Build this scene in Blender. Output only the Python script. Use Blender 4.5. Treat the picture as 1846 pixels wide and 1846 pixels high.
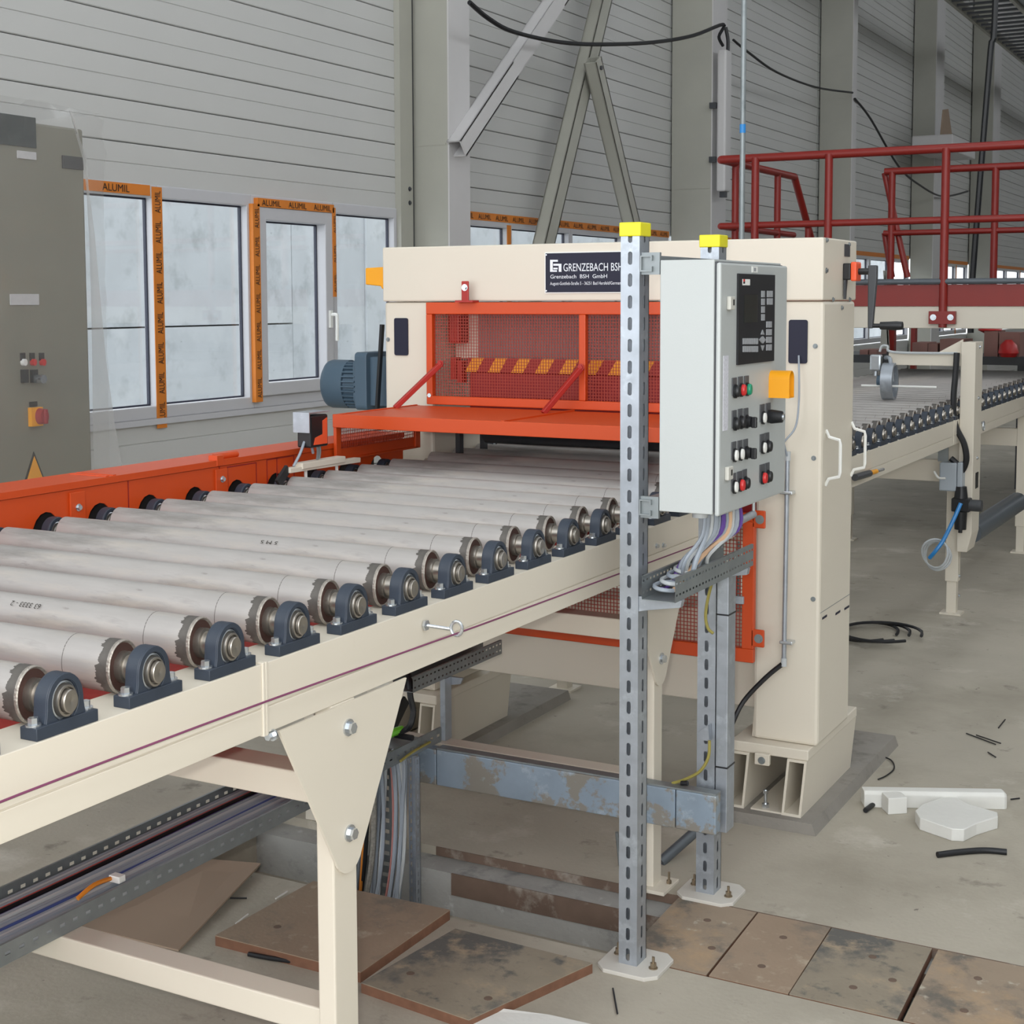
import bpy, bmesh, math, random
from mathutils import Vector, Matrix

for o in list(bpy.data.objects):
    bpy.data.objects.remove(o)
scene = bpy.context.scene
COL = scene.collection
random.seed(7)

# ------------------------------------------------------------------ camera
FPX, CX, CY, CAMZ = 2638.65, 923.0, 758.3, 1.9
YAW, PIT, ROL = math.radians(28.466), math.radians(4.745), math.radians(0.183)
C0 = Vector((0, 0, CAMZ))
_fw = Vector((-math.sin(YAW) * math.cos(PIT), math.cos(YAW) * math.cos(PIT), -math.sin(PIT)))
_r0 = Vector((math.cos(YAW), math.sin(YAW), 0))
_d0 = _fw.cross(_r0)
_rt = math.cos(ROL) * _r0 + math.sin(ROL) * _d0
_dn = -math.sin(ROL) * _r0 + math.cos(ROL) * _d0
cam = bpy.data.cameras.new('camera')
cam.sensor_width = 36
cam.lens = FPX / 1846 * 36
cam.shift_y = (CY - 923) / 1846
cam.clip_end = 200
camo = bpy.data.objects.new('camera', cam)
m = Matrix.Identity(4)
for i in range(3):
    m[i][0], m[i][1], m[i][2], m[i][3] = _rt[i], -_dn[i], -_fw[i], C0[i]
camo.matrix_world = m
COL.objects.link(camo)
scene.camera = camo


def at(px, py, X=None, Y=None, Z=None):
    """point of the real place seen at a photo pixel, on a plane of known X, Y or Z"""
    d = _rt * ((px - CX) / FPX) + _dn * ((py - CY) / FPX) + _fw
    if X is not None:
        t = (X - C0.x) / d.x
    elif Y is not None:
        t = (Y - C0.y) / d.y
    else:
        t = (Z - C0.z) / d.z
    return C0 + d * t


def zoomed(ox, oy, s):
    return lambda x, y, **k: at(ox + x / s, oy + y / s, **k)


# ------------------------------------------------------------------ world and light
w = bpy.data.worlds.new('overcast_sky')
scene.world = w
w.use_nodes = True
bg = w.node_tree.nodes['Background']
bg.inputs[0].default_value = (0.93, 0.97, 1.0, 1)
bg.inputs[1].default_value = 1.0
fl = bpy.data.lights.new('camera_flash', 'POINT')
fl.energy = 52
fl.shadow_soft_size = 0.035
fl.color = (1.0, 0.97, 0.92)
flo = bpy.data.objects.new('camera_flash', fl)
flo.location = C0 + _rt * -0.06 - _dn * 0.07
COL.objects.link(flo)
vs = scene.view_settings
vs.view_transform = 'Standard'
vs.look = 'None'
vs.gamma = 1
vs.exposure = 1.52
vs.use_curve_mapping = False

# ------------------------------------------------------------------ materials
MATS = {}


def lin(c):
    return tuple(((v / 255) / 12.92 if v / 255 <= 0.04045 else ((v / 255 + 0.055) / 1.055) ** 2.4) for v in c)


def mat(name, rgb, rough=0.5, metal=0.0, var=0.06, scale=6.0, bump=0.0, bscale=80.0, stretch=None,
        spots=None, spot_scale=3.0, spot_lo=0.55, spot_hi=0.68, alpha=None, coat=0.0):
    if name in MATS:
        return MATS[name]
    mt = bpy.data.materials.new(name)
    mt.use_nodes = True
    nt = mt.node_tree
    N, L = nt.nodes, nt.links
    b = N['Principled BSDF']
    c = lin(rgb)
    tc = N.new('ShaderNodeTexCoord')
    mp = N.new('ShaderNodeMapping')
    if stretch:
        mp.inputs['Scale'].default_value = stretch
    L.new(tc.outputs['Object'], mp.inputs['Vector'])
    nz = N.new('ShaderNodeTexNoise')
    nz.inputs['Scale'].default_value = scale
    nz.inputs['Detail'].default_value = 6
    L.new(mp.outputs[0], nz.inputs['Vector'])
    mx = N.new('ShaderNodeMix')
    mx.data_type = 'RGBA'
    mx.inputs[6].default_value = tuple(max(0, v * (1 - var * 2)) for v in c) + (1,)
    mx.inputs[7].default_value = tuple(min(1, v * (1 + var * 2)) for v in c) + (1,)
    L.new(nz.outputs['Fac'], mx.inputs[0])
    out = mx.outputs[2]
    for k, sp in enumerate(spots or []):
        n2 = N.new('ShaderNodeTexNoise')
        n2.inputs['Scale'].default_value = sp[1] if len(sp) > 1 else spot_scale
        n2.inputs['Detail'].default_value = 8
        n2.inputs['Roughness'].default_value = 0.65
        mp2 = N.new('ShaderNodeMapping')
        mp2.inputs['Location'].default_value = (k * 3.1 + 1.7, k * 1.3, 0.4)
        if stretch:
            mp2.inputs['Scale'].default_value = stretch
        L.new(tc.outputs['Object'], mp2.inputs['Vector'])
        L.new(mp2.outputs[0], n2.inputs['Vector'])
        rp = N.new('ShaderNodeValToRGB')
        rp.color_ramp.elements[0].position = sp[2] if len(sp) > 2 else spot_lo
        rp.color_ramp.elements[1].position = sp[3] if len(sp) > 3 else spot_hi
        L.new(n2.outputs['Fac'], rp.inputs[0])
        m2 = N.new('ShaderNodeMix')
        m2.data_type = 'RGBA'
        L.new(rp.outputs[0], m2.inputs[0])
        L.new(out, m2.inputs[6])
        m2.inputs[7].default_value = lin(sp[0]) + (1,)
        out = m2.outputs[2]
    L.new(out, b.inputs['Base Color'])
    b.inputs['Roughness'].default_value = rough
    b.inputs['Metallic'].default_value = metal
    if coat:
        b.inputs['Coat Weight'].default_value = coat
    if bump:
        n3 = N.new('ShaderNodeTexNoise')
        n3.inputs['Scale'].default_value = bscale
        n3.inputs['Detail'].default_value = 4
        L.new(mp.outputs[0], n3.inputs['Vector'])
        bp = N.new('ShaderNodeBump')
        bp.inputs['Strength'].default_value = bump
        bp.inputs['Distance'].default_value = 0.01
        L.new(n3.outputs['Fac'], bp.inputs['Height'])
        L.new(bp.outputs[0], b.inputs['Normal'])
    if alpha is not None:
        b.inputs['Alpha'].default_value = alpha
    MATS[name] = mt
    return mt


def mat_glass():
    mt = bpy.data.materials.new('window_glass')
    mt.use_nodes = True
    N, L = mt.node_tree.nodes, mt.node_tree.links
    N.clear()
    o = N.new('ShaderNodeOutputMaterial')
    t = N.new('ShaderNodeBsdfTransparent')
    t.inputs[0].default_value = (0.97, 0.98, 0.99, 1)
    g = N.new('ShaderNodeBsdfGlossy')
    g.inputs['Roughness'].default_value = 0.02
    x = N.new('ShaderNodeMixShader')
    x.inputs[0].default_value = 0.07
    L.new(t.outputs[0], x.inputs[1])
    L.new(g.outputs[0], x.inputs[2])
    L.new(x.outputs[0], o.inputs[0])
    return mt


def mat_film(name='plastic_film', dens=0.16):
    mt = bpy.data.materials.new(name)
    mt.use_nodes = True
    N, L = mt.node_tree.nodes, mt.node_tree.links
    N.clear()
    o = N.new('ShaderNodeOutputMaterial')
    t = N.new('ShaderNodeBsdfTransparent')
    d = N.new('ShaderNodeBsdfDiffuse')
    d.inputs[0].default_value = (0.62, 0.62, 0.6, 1)
    tl = N.new('ShaderNodeBsdfTranslucent')
    tl.inputs[0].default_value = (0.6, 0.6, 0.6, 1)
    g = N.new('ShaderNodeBsdfGlossy')
    g.inputs['Roughness'].default_value = 0.18
    a1 = N.new('ShaderNodeMixShader')
    a1.inputs[0].default_value = 0.4
    L.new(d.outputs[0], a1.inputs[1])
    L.new(tl.outputs[0], a1.inputs[2])
    a2 = N.new('ShaderNodeMixShader')
    a2.inputs[0].default_value = dens
    L.new(t.outputs[0], a2.inputs[1])
    L.new(a1.outputs[0], a2.inputs[2])
    a3 = N.new('ShaderNodeMixShader')
    a3.inputs[0].default_value = 0.06
    L.new(a2.outputs[0], a3.inputs[1])
    L.new(g.outputs[0], a3.inputs[2])
    L.new(a3.outputs[0], o.inputs[0])
    return mt


GLASS, FILM, FILM2 = mat_glass(), mat_film(), mat_film('folded_plastic_film', 0.5)
BEIGE = mat('cream_paint', (214, 206, 191), 0.42, var=0.015, scale=3, bump=0.02, bscale=40, spots=[((196, 184, 162), 2.2, 0.66, 0.9)])
ORANGE = mat('vermilion_paint', (198, 70, 16), 0.45, var=0.03, scale=4)
RED = mat('dark_red_paint', (165, 38, 30), 0.45, var=0.05, scale=5)
MAROON = mat('maroon_paint', (140, 25, 25), 0.5, var=0.08, scale=6)
RAILRED = mat('rail_red_paint', (134, 32, 24), 0.4, var=0.04)
STEEL = mat('roller_steel', (170, 166, 163), 0.48, 0.3, var=0.12, scale=6, stretch=(0.6, 4, 4), bump=0.05, bscale=30,
            spots=[((128, 124, 120), 4, 0.5, 0.72), ((188, 178, 166), 3, 0.55, 0.75), ((112, 108, 104), 9, 0.64, 0.74)])
BAND = mat('burnt_weld_band', (98, 94, 90), 0.55, 0.5, var=0.2, scale=40)
SHAFT = mat('bright_shaft_steel', (168, 162, 154), 0.3, 0.9, var=0.1, scale=30)
RUSTD = mat('rusty_end_disc', (78, 54, 48), 0.6, 0.3, var=0.2, scale=40)
WELD = mat('weld_bead', (165, 158, 150), 0.4, 0.6, var=0.25, scale=90, bump=0.4, bscale=150)
BLUEG = mat('blue_grey_cast', (46, 54, 66), 0.5, 0.0, var=0.1, scale=25, bump=0.05)
MOTOR = mat('motor_blue_grey', (72, 92, 108), 0.45, var=0.05)
GALV = mat('galvanised_steel', (168, 174, 182), 0.38, 0.65, var=0.12, scale=22, spots=[((190, 198, 205), 14, 0.55, 0.7)])
GALVD = mat('dull_galvanised', (140, 146, 148), 0.45, 0.55, var=0.1, scale=18, spots=[((118, 124, 126), 9, 0.55, 0.7)])
ZINC = mat('zinc_bolt', (205, 210, 215), 0.25, 0.9, var=0.08, scale=50)
TRUNK = mat('stained_zinc_trunking', (150, 166, 182), 0.42, 0.45, var=0.08, scale=14, spots=[((150, 146, 138), 5, 0.5, 0.53), ((176, 190, 202), 12, 0.6, 0.7)])
BOXG = mat('light_grey_enamel', (178, 182, 181), 0.4, var=0.01, bump=0.03, bscale=200)
BLACK = mat('black_plastic', (24, 25, 28), 0.4, var=0.1)
DKGREY = mat('dark_grey_plastic', (60, 62, 66), 0.45, var=0.08)
NAVY = mat('navy_panel', (16, 18, 44), 0.6, var=0.1)
WHITE = mat('white_plastic', (228, 228, 224), 0.45, var=0.02)
PRINT = mat('white_print', (226, 230, 236), 0.5, var=0.01)
GREYP = mat('grey_print', (150, 152, 156), 0.5, var=0.02)
DKPRINT = mat('black_print', (34, 26, 20), 0.6, var=0.05)
YELLOW = mat('yellow_plastic', (235, 160, 20), 0.4, var=0.03)
CAPY = mat('lemon_cap', (225, 215, 30), 0.4, var=0.03)
REDB = mat('red_button', (200, 40, 40), 0.35)
GREENB = mat('green_button', (20, 140, 105), 0.35)
SCREEN = mat('screen_glass', (10, 20, 16), 0.3, var=0.1)
TAPE = mat('orange_tape', (206, 120, 36), 0.5, var=0.06, scale=10)
FRAMEW = mat('window_frame', (188, 188, 192), 0.4, var=0.02)
GASKET = mat('dark_gasket', (38, 42, 60), 0.4)
PANEL = mat('wall_panel_paint', (190, 190, 188), 0.42, var=0.02, scale=2)
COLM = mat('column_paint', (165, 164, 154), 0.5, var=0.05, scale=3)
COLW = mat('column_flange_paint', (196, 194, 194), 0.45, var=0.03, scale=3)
CONC = mat('floor_concrete', (170, 163, 149), 0.75, var=0.07, scale=2.2, bump=0.12, bscale=60,
           spots=[((150, 143, 129), 1.3, 0.48, 0.72), ((196, 190, 178), 2.9, 0.58, 0.76), ((128, 122, 110), 7, 0.62, 0.74), ((104, 99, 90), 22, 0.68, 0.74)])
CONCW = mat('raw_concrete', (158, 158, 154), 0.85, var=0.1, scale=8, bump=0.25, bscale=40, spots=[((120, 122, 122), 6, 0.55, 0.7), ((188, 190, 190), 11, 0.6, 0.72)])
OUTC = mat('precast_concrete', (210, 214, 217), 0.85, var=0.06, scale=2.5, bump=0.08, spots=[((186, 191, 193), 3, 0.52, 0.68), ((222, 225, 227), 1.5, 0.55, 0.7), ((138, 144, 146), 12, 0.66, 0.76)])
RUSTS = mat('rusty_angle_iron', (104, 86, 74), 0.8, 0.0, var=0.2, scale=10, spots=[((150, 142, 132), 7, 0.55, 0.68)])
PLY = mat('weathered_plywood', (146, 130, 112), 0.8, var=0.1, scale=6, bump=0.1,
          spots=[((104, 98, 90), 7, 0.5, 0.64), ((168, 142, 112), 4, 0.56, 0.72), ((176, 168, 152), 15, 0.6, 0.7)])
PLYR = mat('brown_plywood', (148, 129, 110), 0.8, var=0.08, scale=6, bump=0.1, spots=[((122, 112, 100), 6, 0.54, 0.68), ((172, 158, 138), 13, 0.58, 0.7)])
PLYG = mat('dark_stained_plywood', (140, 130, 114), 0.8, var=0.12, scale=8, bump=0.1, spots=[((96, 94, 90), 3.2, 0.46, 0.56), ((158, 142, 120), 9, 0.56, 0.68), ((84, 84, 82), 11, 0.58, 0.7)])
PLYE = mat('plywood_edge', (118, 82, 62), 0.8, var=0.2, scale=25)
CARD = mat('brown_cardboard', (152, 132, 114), 0.85, var=0.04, scale=3)
FOAM = mat('white_plaster', (214, 213, 208), 0.8, var=0.03, scale=12, bump=0.2, bscale=30)
RUBBER = mat('black_rubber', (22, 23, 27), 0.5, var=0.1)
CABG = mat('cable_grey', (148, 156, 166), 0.5, var=0.04)
CABL = mat('cable_light', (182, 186, 188), 0.5, var=0.04)
CABB = mat('cable_blue', (66, 84, 140), 0.5)
CABP = mat('cable_purple', (92, 62, 140), 0.5)
CABR = mat('cable_red', (196, 70, 58), 0.5)
CABPK = mat('cable_pale_red', (190, 130, 124), 0.5)
CABPE = mat('cable_peach', (206, 170, 138), 0.5)
CABGR = mat('cable_green', (110, 190, 50), 0.5)
CABO = mat('cable_orange', (214, 130, 40), 0.5)
CABY = mat('cable_yellow_green', (150, 140, 72), 0.5)
BRAID = mat('cable_braided', (176, 172, 164), 0.4, 0.6, var=0.3, scale=120)
ROPE = mat('purple_rope', (120, 60, 92), 0.6, var=0.1)
BLUEH = mat('blue_hose', (40, 130, 200), 0.35)
CABINET = mat('cabinet_enamel', (126, 124, 112), 0.5, var=0.03)
CEIL = mat('roof_sheet', (120, 122, 120), 0.6)
PINKBOX = mat('pink_brown_carton', (150, 112, 104), 0.8, var=0.08)
DUSTY = mat('dusty_white_plate', (196, 192, 184), 0.7, var=0.05)
PLINTH = mat('plinth_concrete', (138, 133, 126), 0.85, var=0.08, scale=8, bump=0.2, spots=[((112, 108, 102), 6, 0.55, 0.7)])
BRONZE = mat('bronze_nut', (150, 136, 116), 0.35, 0.8, var=0.1)
MESHR = mat('mesh_red', (168, 62, 44), 0.5, var=0.05)
LABELW = mat('paper_label', (190, 190, 192), 0.6, var=0.06, scale=60)
PIPEG = mat('grey_pipe', (92, 98, 104), 0.4, 0.2)
GREYPLAS = mat('grey_plastic_box', (158, 166, 174), 0.45)
BEARL = mat('bearing_ring_steel', (188, 194, 200), 0.28, 0.85, var=0.06)

# ------------------------------------------------------------------ builders
WL = {}


class MB:
    def __init__(s):
        s.v, s.f = [], []

    def add(s, vs, fs):
        n = len(s.v)
        s.v += [tuple(v) for v in vs]
        s.f += [tuple(n + i for i in f) for f in fs]
        return s

    def box(s, x0, x1, y0, y1, z0, z1):
        return s.add([(x0, y0, z0), (x1, y0, z0), (x1, y1, z0), (x0, y1, z0), (x0, y0, z1), (x1, y0, z1), (x1, y1, z1), (x0, y1, z1)],
                     [(0, 3, 2, 1), (4, 5, 6, 7), (0, 1, 5, 4), (1, 2, 6, 5), (2, 3, 7, 6), (3, 0, 4, 7)])

    def prism(s, pts, axis, a, b):
        """polygon pts (u,v) swept along axis from a to b; X:(y,z) Y:(x,z) Z:(x,y)"""
        f = {'X': lambda u, v, t: (t, u, v), 'Y': lambda u, v, t: (u, t, v), 'Z': lambda u, v, t: (u, v, t)}[axis]
        n = len(pts)
        vs = [f(u, v, a) for u, v in pts] + [f(u, v, b) for u, v in pts]
        return s.add(vs, [tuple(range(n)), tuple(range(2 * n - 1, n - 1, -1))] + [(i, (i + 1) % n, n + (i + 1) % n, n + i) for i in range(n)])

    def ring(s, outer, inner, axis, a, b):
        f = {'X': lambda u, v, t: (t, u, v), 'Y': lambda u, v, t: (u, t, v), 'Z': lambda u, v, t: (u, v, t)}[axis]
        n = len(outer)
        vs = [f(u, v, a) for u, v in outer] + [f(u, v, a) for u, v in inner] + [f(u, v, b) for u, v in outer] + [f(u, v, b) for u, v in inner]
        fs = []
        for i in range(n):
            j = (i + 1) % n
            fs += [(i, j, n + j, n + i), (2 * n + i, 3 * n + i, 3 * n + j, 2 * n + j), (i, 2 * n + i, 2 * n + j, j), (n + i, n + j, 3 * n + j, 3 * n + i)]
        return s.add(vs, fs)

    def cyl(s, p0, p1, r0, r1=None, n=16, sz=1.0):
        """cylinder or cone between two points; sz stretches a horizontal one in height"""
        r1 = r0 if r1 is None else r1
        p0, p1 = Vector(p0), Vector(p1)
        d = (p1 - p0).normalized()
        a = d.cross(Vector((0, 0, 1)))
        if a.length < 1e-4:
            a = Vector((1, 0, 0))
        a.normalize()
        b = a.cross(d)
        vs = []
        for p, r in ((p0, r0), (p1, r1)):
            for i in range(n):
                t = 2 * math.pi * i / n
                vs.append(p + a * (r * math.cos(t)) + b * (r * sz * math.sin(t)))
        return s.add(vs, [tuple(range(n)), tuple(range(2 * n - 1, n - 1, -1))] + [(i, (i + 1) % n, n + (i + 1) % n, n + i) for i in range(n)])

    def bar(s, p0, p1, w, h, up=(0, 0, 1)):
        p0, p1 = Vector(p0), Vector(p1)
        d = (p1 - p0).normalized()
        a = d.cross(Vector(up)).normalized()
        b = a.cross(d)
        vs = []
        for p in (p0, p1):
            for u, v in ((-1, -1), (1, -1), (1, 1), (-1, 1)):
                vs.append(p + a * (u * w / 2) + b * (v * h / 2))
        return s.add(vs, [(0, 1, 2, 3), (7, 6, 5, 4), (0, 4, 5, 1), (1, 5, 6, 2), (2, 6, 7, 3), (3, 7, 4, 0)])

    def tube(s, pts, r, n=7, sub=5):
        P = [Vector(p) for p in pts]
        if len(P) > 2 and sub > 1:
            Q = []
            for i in range(len(P) - 1):
                a, b, c, d = P[max(i - 1, 0)], P[i], P[i + 1], P[min(i + 2, len(P) - 1)]
                for k in range(sub):
                    t = k / sub
                    Q.append(0.5 * ((2 * b) + (c - a) * t + (2 * a - 5 * b + 4 * c - d) * t * t + (3 * b - a - 3 * c + d) * t ** 3))
            Q.append(P[-1])
            P = Q
        nrm = None
        vs = []
        for i, p in enumerate(P):
            d = (P[min(i + 1, len(P) - 1)] - P[max(i - 1, 0)])
            d = d.normalized() if d.length > 1e-9 else Vector((0, 0, 1))
            if nrm is None:
                nrm = d.cross(Vector((0.31, 0.2, 0.93)))
                if nrm.length < 1e-3:
                    nrm = d.cross(Vector((1, 0, 0)))
            nrm = (nrm - d * nrm.dot(d)).normalized()
            b = d.cross(nrm)
            for k in range(n):
                t = 2 * math.pi * k / n
                vs.append(p + nrm * (r * math.cos(t)) + b * (r * math.sin(t)))
        m_ = len(P)
        fs = [tuple(range(n - 1, -1, -1)), tuple(range((m_ - 1) * n, m_ * n))]
        for i in range(m_ - 1):
            for k in range(n):
                fs.append((i * n + k, i * n + (k + 1) % n, (i + 1) * n + (k + 1) % n, (i + 1) * n + k))
        return s.add(vs, fs)

    def lathe(s, prof, origin, axis='X', n=24, ry=1.0, rz=1.0, cap=True):
        """prof: list of (t, r) along the axis"""
        o = Vector(origin)
        vs = []
        for t, r in prof:
            for i in range(n):
                a = 2 * math.pi * i / n
                c_, s_ = r * math.cos(a), r * math.sin(a)
                vs.append(o + (Vector((t, c_ * ry, s_ * rz)) if axis == 'X' else Vector((c_ * ry, t, s_ * rz)) if axis == 'Y' else Vector((c_, s_, t))))
        k = len(prof)
        fs = [tuple(range(n)), tuple(range(k * n - 1, (k - 1) * n - 1, -1))] if cap else []
        for j in range(k - 1):
            for i in range(n):
                fs.append((j * n + i, j * n + (i + 1) % n, (j + 1) * n + (i + 1) % n, (j + 1) * n + i))
        return s.add(vs, fs)

    def mesh(s, name, mt, smooth=False, origin=None, keep=False):
        o = Vector(origin or (0, 0, 0))
        me = bpy.data.meshes.new(name)
        me.from_pydata([(v[0] - o.x, v[1] - o.y, v[2] - o.z) for v in s.v], [], s.f)
        if not keep:
            bm = bmesh.new()
            bm.from_mesh(me)
            bmesh.ops.recalc_face_normals(bm, faces=bm.faces)
            bm.to_mesh(me)
            bm.free()
        me.materials.append(mt)
        if smooth:
            me.shade_smooth()
            me.set_sharp_from_angle(angle=math.radians(38))
        return me

    def base(s):
        xs, ys, zs = zip(*s.v)
        return Vector(((min(xs) + max(xs)) / 2, (min(ys) + max(ys)) / 2, min(zs)))

    def build(s, name, mt, parent=None, label=None, cat=None, group=None, kind=None, smooth=False, bevel=0, keep=False):
        o_ = s.base()
        ob = bpy.data.objects.new(name, s.mesh(name, mt, smooth, o_, keep))
        COL.objects.link(ob)
        place(ob, o_, parent)
        tag(ob, label, cat, group, kind)
        if bevel:
            bv = ob.modifiers.new('edge_round', 'BEVEL')
            bv.width = bevel
            bv.segments = 2
            bv.limit_method = 'ANGLE'
        return ob


def place(ob, loc, parent=None):
    WL[ob.name] = Vector(loc)
    if parent:
        ob.parent = parent
        ob.location = Vector(loc) - WL[parent.name]
    else:
        ob.location = loc


def tag(ob, label=None, cat=None, group=None, kind=None):
    for k, v in (('label', label), ('category', cat), ('group', group), ('kind', kind)):
        if v:
            ob[k] = v
    return ob


def thing(name, label, cat, loc, group=None, kind=None):
    e = bpy.data.objects.new(name, None)
    e.empty_display_size = 0.1
    COL.objects.link(e)
    place(e, loc)
    return tag(e, label, cat, group, kind)


def inst(src, loc, parent=None):
    """copy of an object and of its children, set down at loc"""
    c = src.copy()
    COL.objects.link(c)
    place(c, loc, parent)
    for ch in src.children:
        k = ch.copy()
        COL.objects.link(k)
        k.parent = c
        k.location = ch.location
    return c


def bx(name, mt, dims, parent=None, bevel=0.0, **k):
    return MB().box(*dims).build(name, mt, parent, bevel=bevel, **k)


def text(name, s, size, mt, origin, ux, uy, parent=None, width=None, lift=0.0008, **k):
    """flat lettering: left end of baseline at origin, reading along ux, letters upright along uy"""
    cu = bpy.data.curves.new('t', 'FONT')
    cu.body = s
    cu.size = 1.0
    cu.resolution_u = 3
    tmp = bpy.data.objects.new('t', cu)
    COL.objects.link(tmp)
    dg = bpy.context.evaluated_depsgraph_get()
    me0 = bpy.data.meshes.new_from_object(tmp.evaluated_get(dg))
    bpy.data.objects.remove(tmp)
    bpy.data.curves.remove(cu)
    ux, uy = Vector(ux).normalized(), Vector(uy).normalized()
    nn = ux.cross(uy)
    mx = max(v.co.x for v in me0.vertices)
    sx = (width / mx) if width else size
    mb = MB()
    mb.v = [tuple(Vector(origin) + ux * (v.co.x * sx) + uy * (v.co.y * size) + nn * lift) for v in me0.vertices]
    mb.f = [tuple(p.vertices) for p in me0.polygons]
    bpy.data.meshes.remove(me0)
    return mb.build(name, mt, parent, keep=True, **k)


def rrect(u0, u1, v0, v1, r, n=4):
    pts = []
    for cx_, cy_, a0 in ((u1 - r, v1 - r, 0), (u0 + r, v1 - r, 90), (u0 + r, v0 + r, 180), (u1 - r, v0 + r, 270)):
        for i in range(n + 1):
            a = math.radians(a0 + 90 * i / n)
            pts.append((cx_ + r * math.cos(a), cy_ + r * math.sin(a)))
    return pts


def hexbolt(mb, p, d, r, h, washer=True):
    p, d = Vector(p), Vector(d).normalized()
    if washer:
        mb.cyl(p, p + d * h * 0.25, r * 1.5, n=14)
    mb.cyl(p, p + d * h, r, n=6)


def slotplate(mb, org, u, v, w, pitch, n, sw, sh, t=0.0, start=0.0):
    """flat strip w wide with n upright slots along v (real holes)"""
    org, u, v = Vector(org), Vector(u), Vector(v)
    k = 4
    sl = []
    r = sw / 2
    for c_, a0 in ((sh / 2 - r, 0), (sh / 2 - r, 90), (-(sh / 2 - r), 180), (-(sh / 2 - r), 270)):
        for i in range(k):
            a = math.radians(a0 + 90 * i / k)
            sl.append((r * math.cos(a), c_ + r * math.sin(a)))
    rc = []
    h = pitch / 2
    for (x, y) in sl:
        pass
    corners = [(w / 2, 0), (w / 2, h), (0, h), (-w / 2, h), (-w / 2, 0), (-w / 2, -h), (0, -h), (w / 2, -h)]
    per = []
    for i in range(8):
        a, b = corners[i], corners[(i + 1) % 8]
        for j in range(2):
            per.append((a[0] + (b[0] - a[0]) * j / 2, a[1] + (b[1] - a[1]) * j / 2))
    for q in range(n):
        cc = org + v * (start + pitch * (q + 0.5))
        vs = [cc + u * x + v * y for x, y in per] + [cc + u * x + v * y for x, y in sl]
        mb.add(vs, [(i, (i + 1) % 16, 16 + (i + 1) % 16, 16 + i) for i in range(16)])


def meshgrid(mb, org, u, v, W, H, pitch, t, n):
    """woven wire mesh: bars along u and v, t thick, n = normal"""
    org, u, v, n = Vector(org), Vector(u), Vector(v), Vector(n)
    k = int(W / pitch)
    for i in range(k + 1):
        p = org + u * (W * i / k)
        mb.bar(p, p + v * H, t, t, up=n)
    k = int(H / pitch)
    for i in range(k + 1):
        p = org + v * (H * i / k)
        mb.bar(p, p + u * W, t, t, up=n)


def S(mb_dims, name, mt, **k):
    return bx(name, mt, mb_dims, kind='structure', **k)

# ================================================================== THE SETTING
XW = -6.0
TY0, TY1, TYR, TD = 3.75, 4.12, 4.235, -0.18      # trench: front edge, back edge, back of rebate, depth
TX0, TX1 = -3.3, -0.09
mb = MB()
mb.box(-6.3, 6, -4, TY0, -0.4, 0)
mb.box(-6.3, 6, TYR, 42, -0.4, 0)
mb.box(-6.3, TX0, TY0, TYR, -0.4, 0)
mb.box(TX1, 6, TY0, TYR, -0.4, 0)
mb.build('floor', CONC, kind='structure')
S((TX0, TX1, TY0, TYR, -0.4, TD), 'floor_trench', CONC)
mb = MB().box(TX0, TX1, TY1, TYR, TD, -0.032)
S_led = mb.build('trim_trench_wall', CONCW, kind='structure')
mb = MB()
mb.box(-2.47, TX1, TY1 - 0.006, TY1 - 0.001, -0.105, -0.030)
mb.box(-2.6, TX1, TYR - 0.005, TYR - 0.001, -0.03, 0.001)
mb.build('trim_trench_edge', RUSTS, kind='structure')
bx('ceiling', CEIL, (-6.15, 6.1, 13, 42, 10, 10.2), kind='structure')
for i_ in range(4):
    x_ = -6.15 + i_ * 3.35      # unseen roof sheets; open rooflight strips between them shaped to light the hall
    bx('ceiling', CEIL, (x_, min(x_ + 2.2, 6.1), -4, 13, 10, 10.2), kind='structure')

# ---- left wall: sandwich panels in courses, broken into bays by the columns
wall = thing('wall_left', 'grey ribbed sandwich-panel hall wall with a band of windows', None, (XW, 10, 0), kind='structure')
bx('wall_core', PANEL, (XW - 0.16, XW - 0.06, -4, 42, 0, 1.18), wall)
bx('wall_core', PANEL, (XW - 0.16, XW - 0.06, -4, 42, 2.58, 10), wall)
PH = 0.242


def col_y(px):
    return at(px, 400, X=XW).y


CY0 = [col_y(p) for p in (735, 1207, 1470, 1640, 1745)]
bays = [(1.0, CY0[0]), (CY0[0] + 0.02, CY0[1]), (CY0[1] + 0.02, CY0[2]), (CY0[2] + 0.02, CY0[3]), (CY0[3] + 0.02, CY0[4]), (CY0[4] + 0.02, 40.0)]
for bi, (y0, y1) in enumerate(bays):
    pr = [(-0.055, 0.0), (-0.006, 0.0), (0, 0.005), (0, PH / 2 - 0.006), (-0.005, PH / 2 - 0.003), (-0.005, PH / 2 + 0.001), (0, PH / 2 + 0.004), (0, PH - 0.009), (-0.005, PH - 0.005), (-0.055, PH - 0.005)]
    me = MB().prism(pr, 'Y', 0, y1 - y0).mesh('panel', PANEL)
    zs = [2.565 + i * PH for i in range(30 if bi else 9)] + [-0.03 + i * PH for i in range(5)]
    for z in zs:
        o = bpy.data.objects.new('panel', me)
        COL.objects.link(o)
        place(o, (XW, y0, z), wall)

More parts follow.
